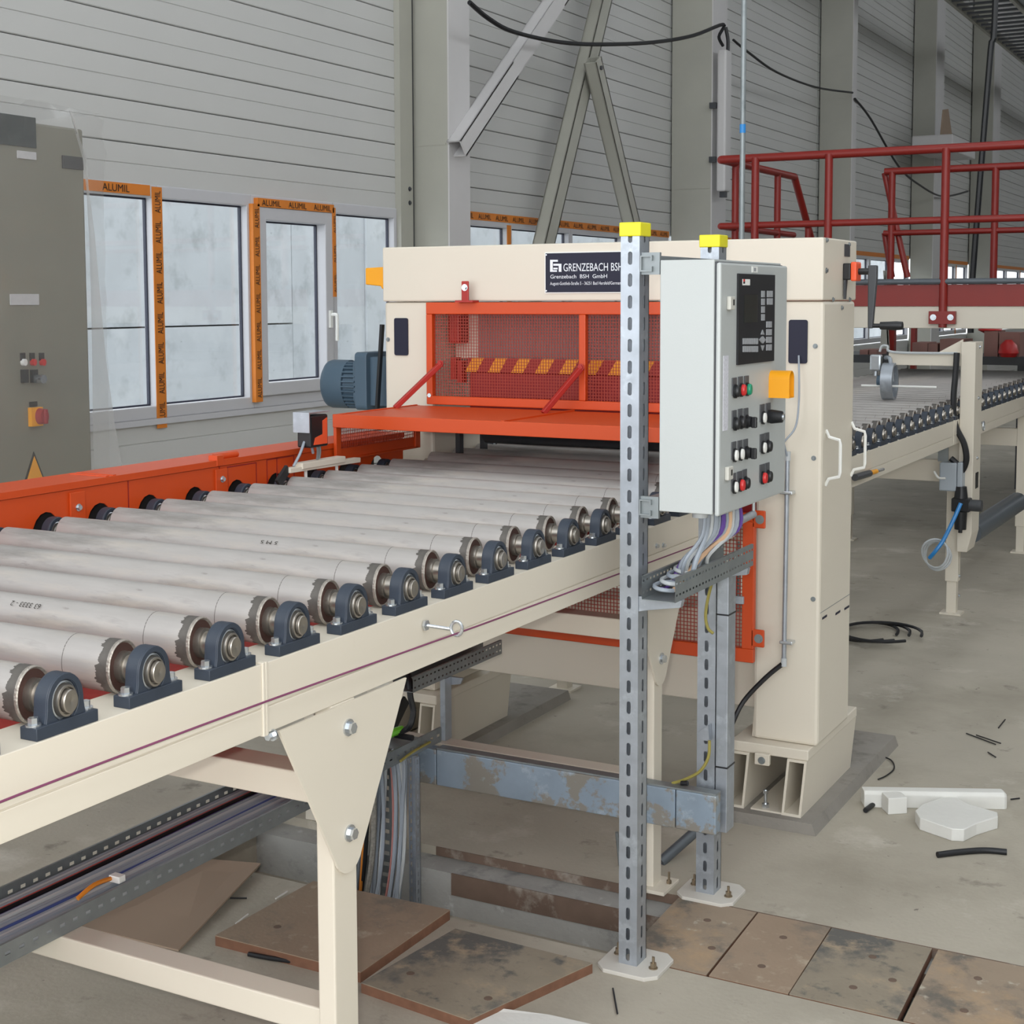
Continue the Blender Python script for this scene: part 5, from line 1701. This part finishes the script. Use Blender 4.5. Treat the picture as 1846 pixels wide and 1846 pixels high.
za, zb2 = at(1650, 637, Y=Y0m).z, at(1650, 659, Y=Y0m).z
xa_ = at(1600, 650, Y=Y0m).x
bx('arm', BEIGE, (xa_, X0m, Y0m + 0.02, Y0m + 0.1, zb2, za), mp_, bevel=0.003)
MB().prism([(at(1685, 636, Y=Y0m).x, za), (X0m, za), (X0m, at(1734, 612, Y=Y0m).z)], 'Y', Y0m + 0.05, Y0m + 0.06).build('arm_gusset', BEIGE, mp_)
wc = at(1603, 694, Y=Y0m)
rw = (at(1603, 661, Y=Y0m).z - at(1603, 728, Y=Y0m).z) / 2
wz = max(wc.z, AX + RZ + rw)
WHE = MB()
ro = [(Y0m + rw * 0.78 * math.cos(2 * math.pi * i / 28), wz + rw * math.sin(2 * math.pi * i / 28)) for i in range(28)]
ri = [(Y0m + rw * 0.64 * math.cos(2 * math.pi * i / 28), wz + rw * 0.84 * math.sin(2 * math.pi * i / 28)) for i in range(28)]
WHE.ring(ro, ri, 'X', wc.x - 0.035, wc.x + 0.035)
WHE.build('wheel_rim', GALV, mp_, smooth=True)
for i in range(3):
    a = 2 * math.pi * i / 3 + 0.5
    MB().bar((wc.x, Y0m, wz), (wc.x, Y0m + rw * 0.7 * math.cos(a), wz + rw * 0.9 * math.sin(a)), 0.02, 0.016, up=(1, 0, 0)).build('spoke', GALV, mp_)
MB().cyl((wc.x - 0.07, Y0m, wz), (wc.x - 0.02, Y0m, wz), 0.035, n=14).build('encoder', MOTOR, mp_, smooth=True)
MB().tube([(xa_ - 0.02, Y0m + 0.03, za - 0.03), (wc.x + 0.005, Y0m - 0.01, wz + rw + 0.02), (wc.x + 0.02, Y0m, wz)], 0.012, n=8).build('fork', GALV, mp_, smooth=True)
bx('damper', ZINC, (xa_ - 0.11, xa_ - 0.04, Y0m, Y0m + 0.05, zb2 - 0.04, za - 0.01), mp_, bevel=0.012)
MB().cyl((xa_ - 0.075, Y0m + 0.02, wz + 0.03), (xa_ - 0.075, Y0m + 0.02, zb2), 0.01, n=8).build('spring', ZINC, mp_, smooth=True)
MB().tube([at(1586, 634, Y=Y0m), at(1590, 624, Y=Y0m), at(1600, 624, Y=Y0m), at(1612, 635, Y=Y0m), at(1726, 637, Y=Y0m)], 0.008, n=6).build('sensor_lead', CABL, mp_, smooth=True)
MB().tube([at(1725, 636, Y=Y0m - 0.02), at(1723, 670, Y=Y0m - 0.03), at(1719, 720, Y=Y0m - 0.05), at(1722, 765, Y=Y0m - 0.05), at(1738, 800, Y=Y0m - 0.05), at(1742, 830, Y=Y0m - 0.05), at(1733, 850, Y=Y0m - 0.04), at(1725, 836, Y=Y0m - 0.05), at(1714, 826, Y=Y0m - 0.05)], 0.018, n=8).build('sleeve_cable', RUBBER, mp_, smooth=True)
zrod = at(1640, 697, Y=Y0m - 0.02).z
MB().cyl((at(1530, 697, Y=Y0m - 0.3).x, Y0m - 0.02, zrod), (at(1690, 697, Y=Y0m).x, Y0m - 0.02, zrod), 0.007, n=8).build('axle_rod', WHITE, mp_, smooth=True)
# eye bolts with rope on the exit beam
for p in ((1752, 772), (1773, 768)):
    q = at(*p, X=XF + 0.06)
    t = thing('rope_eyebolt', 'zinc eye bolt on the exit beam %s the measuring post' % ('before' if p[0] < 1760 else 'just past'), 'bolt', q)
    MB().tube([(q.x, q.y + 0.022 * math.cos(a), q.z + 0.026 * math.sin(a)) for a in [2 * math.pi * i / 14 for i in range(15)]], 0.006, n=6, sub=1).build('eye', ZINC, t)
    MB().cyl((XF, q.y, q.z + 0.02), (q.x, q.y, q.z + 0.02), 0.006, n=8).build('shank', ZINC, t)
# ---- junction box, regulator, hose
Jz = zoomed(1640, 780, 5.427)
YJb = Y0m - 0.08
a, b = Jz(290, 290, Y=YJb), Jz(490, 580, Y=YJb)
t = thing('junction_box', 'grey plastic junction box hung under the exit beam', 'junction box', (a.x, YJb, b.z))
bx('housing', GREYPLAS, (a.x, b.x - 0.02, YJb, YJb + 0.12, b.z, a.z), t, bevel=0.008)
bx('lid', GREYPLAS, (b.x - 0.018, b.x + 0.012, YJb - 0.004, YJb + 0.124, b.z - 0.004, a.z + 0.004), t, bevel=0.006)
bx('clip_plate', GALVD, (a.x - 0.02, a.x + 0.04, YJb + 0.05, YJb + 0.06, a.z, a.z + 0.12), t)
MB().tube([Jz(240, 380, Y=YJb), Jz(280, 440, Y=YJb - 0.02), Jz(350, 445, Y=YJb - 0.02)], 0.007, n=6).build('tie', WHITE, t, smooth=True)
YRg = Y0m - 0.06
a, b = Jz(460, 530, Y=YRg), Jz(570, 960, Y=YRg)
t = thing('air_regulator', 'black air pressure regulator with filter bowl on the measuring post', 'regulator', (a.x, YRg, b.z))
xc_ = (Jz(500, 700, Y=YRg)).x
zk = [Jz(500, v, Y=YRg).z for v in (525, 600, 640, 770, 775, 945, 980)]
MB().cyl((xc_, YRg, zk[2]), (xc_, YRg, zk[0]), 0.04, 0.032, n=14).build('knob', BLACK, t, smooth=True)
bx('body', BLACK, (xc_ - 0.05, xc_ + 0.055, YRg - 0.03, YRg + 0.05, zk[3], zk[2]), t, bevel=0.006)
MB().cyl((xc_, YRg, zk[5]), (xc_, YRg, zk[3]), 0.034, 0.038, n=16).build('bowl', BLACK, t, smooth=True)
MB().cyl((xc_, YRg, zk[6]), (xc_, YRg, zk[5]), 0.012, n=8).build('drain', BLACK, t)
MB().cyl((xc_ + 0.05, YRg, (zk[2] + zk[3]) / 2), (xc_ + 0.12, YRg, (zk[2] + zk[3]) / 2), 0.035, n=16).build('gauge', DKGREY, t, smooth=True)
MB().tube([Jz(500, 690, Y=YRg - 0.05), Jz(420, 870, Y=YRg - 0.08), Jz(330, 1050, Y=YRg - 0.1), Jz(250, 1160, Y=YRg - 0.12), Jz(195, 1225, Y=YRg - 0.1)], 0.012, n=8).build('blue_hose', BLUEH, label='bright blue air hose hanging down from the black regulator', cat='hose', smooth=True)
for i in range(3):
    c_ = Jz(245 + 15 * i, 1180 + 12 * i, Y=YRg - 0.08 + 0.03 * i)
    MB().tube([(c_.x + 0.075 * math.cos(a), c_.y + 0.02 * math.sin(a * 2 + i), c_.z + 0.085 * math.sin(a)) for a in [2 * math.pi * k_ / 12 for k_ in range(13)]], 0.006, n=6, sub=2).build('coiled_lead', CABL, label='coil of clear lead tied to the exit conveyor leg', cat='cable', group='coils on the exit leg', smooth=True)
# grey duct pipe on the far floor
MB().cyl(at(1750, 960, Y=9.6), at(1834, 905, Y=10.9), 0.07, n=16).build('duct_pipe', PIPEG, label='thick grey pipe running low between the exit conveyor legs', cat='pipe', smooth=True)
# coil of cable on floor behind the press foot
for i in range(3):
    c_ = at(1565 + 12 * i, 1137 + 4 * i, Z=0.02)
    MB().tube([(c_.x + (0.16 + 0.03 * i) * math.cos(a), c_.y + 0.25 * math.sin(a), 0.015 + 0.012 * i) for a in [5.6 * k_ / 12 for k_ in range(13)]], 0.009, n=6, sub=2).build('floor_coil', RUBBER, label='loop of black cable lying on the floor behind the press foot', cat='cable', group='black coils behind the press', smooth=True)
# small levelling foot seen under the press tie
q = at(1012, 1218, Z=0)
t = thing('machine_foot', 'small cream machine foot on the floor behind the press tie', 'foot', (q.x, q.y, 0))
bx('plate', BEIGE, (q.x - 0.09, q.x + 0.09, q.y - 0.06, q.y + 0.06, 0, 0.02), t)
bx('stub', BEIGE, (q.x - 0.035, q.x + 0.035, q.y - 0.03, q.y + 0.03, 0.02, 0.5), t)

# ================================================================== PLATFORM WITH RED RAILING
YPL = 11.5
pf = thing('service_platform', 'cream platform girder with a red toe board crossing above the exit conveyor', 'platform', (-2, YPL, 0))
zA, zB_, zC, zD = at(1700, 502, Y=YPL).z, at(1700, 513, Y=YPL).z, at(1700, 552, Y=YPL).z, at(1700, 592, Y=YPL).z
xl, xr_ = -4.35, 1.5
bx('girder', BEIGE, (xl, xr_, YPL, YPL + 0.12, zD, zC), pf, bevel=0.005)
bx('toe_board', RAILRED, (xl, xr_, YPL - 0.01, YPL + 0.03, zC, zB_), pf)
MB().cyl((xl, YPL - 0.02, (zA + zB_) / 2), (xr_, YPL - 0.02, (zA + zB_) / 2), (zA - zB_) / 2, n=14).build('grey_pipe', PIPEG, pf, smooth=True)
bx('deck', DKGREY, (xl, xr_, YPL + 0.12, YPL + 1.5, zC - 0.06, zC - 0.02), pf)
bx('girder', BEIGE, (xl, xr_, YPL + 1.5, YPL + 1.62, zD, zC), pf)
for x in (xl + 0.1, 1.2):
    for yq in (YPL, YPL + 1.5):
        bx('stanchion', BEIGE, (x, x + 0.12, yq, yq + 0.12, 0, zD), pf)
rl = thing('safety_railing', 'dark red tubular railing along the front of the platform', 'railing', (-3, YPL, zC))
rr = 0.034
zr_, zk_ = at(1400, 283, Y=YPL).z, at(1400, 405, Y=YPL).z
xL = at(1300, 288, Y=YPL).x
for z, r_ in ((zr_, rr), (zk_, rr * 0.8)):
    MB().cyl((xL, YPL, z), (xr_, YPL, z), r_, n=12).build('rail', RAILRED, rl, smooth=True)
for px in (1362, 1494, 1704):
    x = at(px, 400, Y=YPL).x
    lo = at(1704, 590, Y=YPL).z if px == 1704 else zC
    MB().cyl((x, YPL - 0.015, lo), (x, YPL - 0.015, zr_), rr * 0.95, n=12).build('post', RAILRED, rl, smooth=True)
    if px == 1704:
        fp = bx('fixing_plate', RAILRED, (x - 0.1, x + 0.1, YPL - 0.05, YPL - 0.001, at(1704, 584, Y=YPL).z, at(1704, 561, Y=YPL).z), rl)
        for s_ in (-1, 1):
            m2 = MB()
            hexbolt(m2, (x + s_ * 0.065, YPL - 0.05, at(1704, 572, Y=YPL).z), (0, -1, 0), 0.016, 0.012)
            m2.build('bolt', ZINC, fp)
Yb_ = at(1432, 322, X=xL).y
Yb_ = min(max(Yb_, YPL + 1.2), YPL + 4)
zbk = zr_
for z, r_ in ((zr_, rr), (zk_, rr * 0.8)):
    MB().cyl((xL, YPL, z), (xL, Yb_, z), r_, n=12).build('rail', RAILRED, rl, smooth=True)
for yq in (YPL + 0.35, YPL + (Yb_ - YPL) * 0.75):
    MB().cyl((xL, yq, zC), (xL, yq, zr_), rr * 0.9, n=12).build('post', RAILRED, rl, smooth=True)
e_ = at(1458, 430, X=xL)
MB().cyl((xL, Yb_, zr_), (xL, Yb_ + 1.0, zr_ - 1.0), rr, n=12).build('stair_rail', RAILRED, rl, smooth=True)
MB().cyl((xL, Yb_ + 0.45, zC - 0.4), (xL, Yb_ + 0.45, zr_ - 0.45), rr * 0.9, n=12).build('post', RAILRED, rl, smooth=True)
YR2 = YPL + 2.6
rl2 = thing('safety_railing', 'dark red railing with a raking end standing further back on the platform', 'railing', (-1.5, YR2, zC))
z2, zk2 = at(1700, 305, Y=YR2).z, at(1700, 418, Y=YR2).z
x2 = at(1595, 310, Y=YR2).x
for z, r_ in ((z2, rr), (zk2, rr * 0.8)):
    MB().cyl((x2, YR2, z), (xr_, YR2, z), r_, n=12).build('rail', RAILRED, rl2, smooth=True)
for px in (1607, 1793):
    x = at(px, 400, Y=YR2).x
    MB().cyl((x, YR2, zC - 0.02), (x, YR2, z2), rr, n=12).build('post', RAILRED, rl2, smooth=True)
for (pa_, pb_) in (((1595, 312), (1636, 500)), ((1595, 420), (1608, 500))):
    a, b = at(*pa_, Y=YR2 + 0.05), at(*pb_, Y=YR2 + 0.05)
    MB().cyl(a, b, rr * 0.9, n=12).build('raking_bar', RAILRED, rl2, smooth=True)
bx('deck', DKGREY, (x2 - 0.2, xr_, YR2 - 1.0, YR2 + 0.3, zC - 0.08, zC - 0.02), rl2)

# ================================================================== FILM-WRAPPED CABINET BY THE WINDOWS
XK = -4.55
yk1 = at(157, 500, X=XK).y
ztk = at(60, 203, X=XK).z
yk0 = yk1 - 1.5
ec = thing('electric_cabinet', 'tall grey electric cabinet wrapped in clear plastic film beside the windows', 'cabinet', (XK - 0.2, (yk0 + yk1) / 2, 0))
bx('body', CABINET, (XK - 0.45, XK, yk0, yk1, 0, ztk - 0.04), ec, bevel=0.01)


def kp(px, py, X=None):
    return at(px, py, X=XK if X is None else X)


def kbox(name, mt, x0, y0, x1, y1, d=0.006, parent=None):
    a, b = kp(x0, y0), kp(x1, y1)
    za_, zb3 = kp((x0 + x1) / 2, y0).z, kp((x0 + x1) / 2, y1).z
    return bx(name, mt, (XK, XK + d, a.y, b.y, zb3, za_), parent or ec, bevel=0.001)


kbox('vent', mat('cabinet_window', (52, 58, 60), 0.35, var=0.3, scale=20), -60, 204, 64, 260)
kbox('label', LABELW, 30, 273, 64, 287)
kbox('name_plate', mat('dark_plate', (62, 62, 64), 0.5, var=0.2, scale=60), 111, 282, 149, 305)
kbox('label', LABELW, 17, 530, 69, 550)
for (x, mt) in ((40, WHITE), (57, REDB), (74, REDB)):
    lp_ = kbox('legend_plate', BLACK, x - 4.5, 636, x + 4.5, 650)
    q = kp(x, 653)
    MB().cyl((XK, q.y, q.z), (XK + 0.02, q.y, q.z), 0.010, n=14, sz=1.4).build('actuator', mt, ec, smooth=True)
for x in (41, 58):
    kbox('switch_plate', BLACK, x - 4.5, 666, x + 5, 690, 0.02)
q = kp(63, 683)
MB().cyl((XK + 0.02, q.y, q.z), (XK + 0.05, q.y, q.z), 0.018, n=12).build('key_switch', ZINC, ec, smooth=True)
kbox('switch_label', BLACK, 52, 724, 66, 733)
ms = kbox('main_switch_plate', YELLOW, 50, 734, 72, 768, 0.02)
q = kp(65, 750)
MB().cyl((XK + 0.02, q.y, q.z), (XK + 0.05, q.y, q.z), 0.024, 0.022, n=16, sz=1.4).build('main_switch', mat('dull_red_knob', (150, 40, 50)), ec, smooth=True)
bx('switch_handle', mat('dull_red_knob', (150, 40, 50)), (XK + 0.05, XK + 0.062, q.y - 0.008, q.y + 0.008, q.z - 0.03, q.z + 0.03), ec, bevel=0.004)
a, b, c_ = kp(60, 814), kp(40, 880), kp(84, 876)
MB().prism([(a.y, a.z), (b.y, b.z), (c_.y, c_.z)], 'X', XK, XK + 0.004).build('warning_sign', BLACK, ec)
m_ = Vector(((a.y + b.y + c_.y) / 3, (a.z + b.z + c_.z) / 3, 0))
MB().prism([(m_.x + (p.y - m_.x) * 0.8, m_.y + (p.z - m_.y) * 0.8) for p in (a, b, c_)], 'X', XK + 0.004, XK + 0.006).build('warning_field', YELLOW, ec)
# film: crumpled front sheet and a loose skirt flaring towards the window
film = thing('plastic_film', 'crumpled clear plastic film draped over the grey electric cabinet', 'film', (XK + 0.1, yk1, 0))
rnd = random.Random(9)
nu, nv = 26, 34
vs, fs = [], []
for j in range(nv + 1):
    v = j / nv
    for i in range(nu + 1):
        u = i / nu
        y = yk0 + (yk1 + 0.015 - yk0) * u
        z = 0.1 + (ztk + 0.01 - 0.1) * v
        bulge = 0.0
        vs.append((XK + 0.085 + 0.02 * rnd.random() * (1.6 if v > 0.85 else 0.5), y, z + (0.05 * (rnd.random() - 0.5) if j == nv else 0)))
for j in range(nv):
    for i in range(nu):
        a = j * (nu + 1) + i
        fs.append((a, a + 1, a + nu + 2, a + nu + 1))
MB().add(vs, fs).build('front_sheet', FILM, film, smooth=True, keep=True)
vs, fs = [], []
right = [(128, 203), (140, 245), (153, 290), (158, 340), (168, 430), (178, 540), (190, 650), (203, 760), (218, 842), (222, 900)]
for k_, (px, py) in enumerate(right):
    o = kp(px, py, X=XK + 0.01)
    i_ = (XK + 0.006, min(yk1 + 0.004, o.y - 0.01), o.z)
    for s_ in range(5):
        t_ = s_ / 4
        vs.append((i_[0] + (o.x - i_[0]) * t_ + 0.012 * rnd.random(), i_[1] + (o.y - i_[1]) * t_, o.z + 0.01 * rnd.random()))
for k_ in range(len(right) - 1):
    for s_ in range(4):
        a = k_ * 5 + s_
        fs.append((a, a + 1, a + 6, a + 5))
MB().add(vs, fs).build('side_skirt', FILM2, film, smooth=True, keep=True)
vs = []
for s_ in range(6):
    t_ = s_ / 5
    for xx in (XK + 0.1, XK - 0.5):
        vs.append((xx, yk0 + (yk1 - yk0) * t_, ztk + 0.012 + 0.02 * rnd.random()))
MB().add(vs, [(2 * i, 2 * i + 1, 2 * i + 3, 2 * i + 2) for i in range(5)]).build('top_sheet', FILM, film, smooth=True, keep=True)

# ================================================================== FAR BACKGROUND BEHIND THE EXIT LINE
YF = 15.0
bz = at(1700, 642, Y=YF).z
bt = thing('far_bench', 'long dark workbench in the far hall with pinkish stacks on it', 'bench', (-2.5, YF, 0))
bx('top', DKGREY, (-5.0, 1.6, YF, YF + 1.0, bz - 0.08, bz), bt)
for x in (-4.9, -2.5, 1.4):
    bx('leg', DKGREY, (x, x + 0.1, YF + 0.1, YF + 0.2, 0, bz - 0.08), bt)
for i, (p0, p1, zt2_) in enumerate(((1545, 1560, 632), (1562, 1576, 634), (1640, 1668, 618), (1669, 1686, 620), (1690, 1735, 612), (1770, 1795, 597), (1797, 1835, 600))):
    a, b = at(p0, 640, Y=YF), at(p1, 640, Y=YF)
    h_ = at(p0, zt2_, Y=YF).z - bz
    bx('carton', PINKBOX, (a.x, b.x, YF + 0.1, YF + 0.5, bz, bz + max(h_, 0.05)), None, label='pinkish brown carton standing on the far bench', cat='carton', group='cartons on the far bench')
q = at(1785, 597, Y=YF + 0.2)
MB().lathe([(0, 0.06), (0.03, 0.12), (0.07, 0.1), (0.1, 0.03)], (q.x, q.y, q.z - 0.02), 'Z', 10).build('red_bag', REDB, label='red cloth bag on top of a far carton', cat='bag', smooth=True)
q = at(1818, 625, Y=YF)
MB().lathe([(0, 0.07), (0.04, 0.1), (0.12, 0.08), (0.17, 0.03)], (q.x, q.y - 0.0, bz + 0.001), 'Z', 10).build('red_bag', REDB, label='red and white plastic bag standing against the far carton', cat='bag', smooth=True)
for (p0, p1, mt, lb) in ((1600, 1612, RAILRED, 'dark red steel upright standing before the far windows'), (1642, 1650, RAILRED, 'slim dark red upright between far windows')):
    a, b = at(p0, 600, Y=YF + 1.4), at(p1, 600, Y=YF + 1.4)
    bx('far_upright', mt, (a.x, b.x, YF + 1.4, YF + 1.5, 0, 2.1), None, label=lb, cat='post', group='red uprights in the far hall')
a, b = at(1577, 600, Y=YF + 1.2), at(1598, 600, Y=YF + 1.2)
mb = MB().prism([(a.x, 0.0), (b.x + 0.12, 0.0), (b.x - 0.05, 2.2), (a.x + 0.1, 2.2)], 'Y', YF + 1.2, YF + 1.3)
mb.build('leaning_panel', COLM, label='olive grey panel leaning by the far windows', cat='panel')
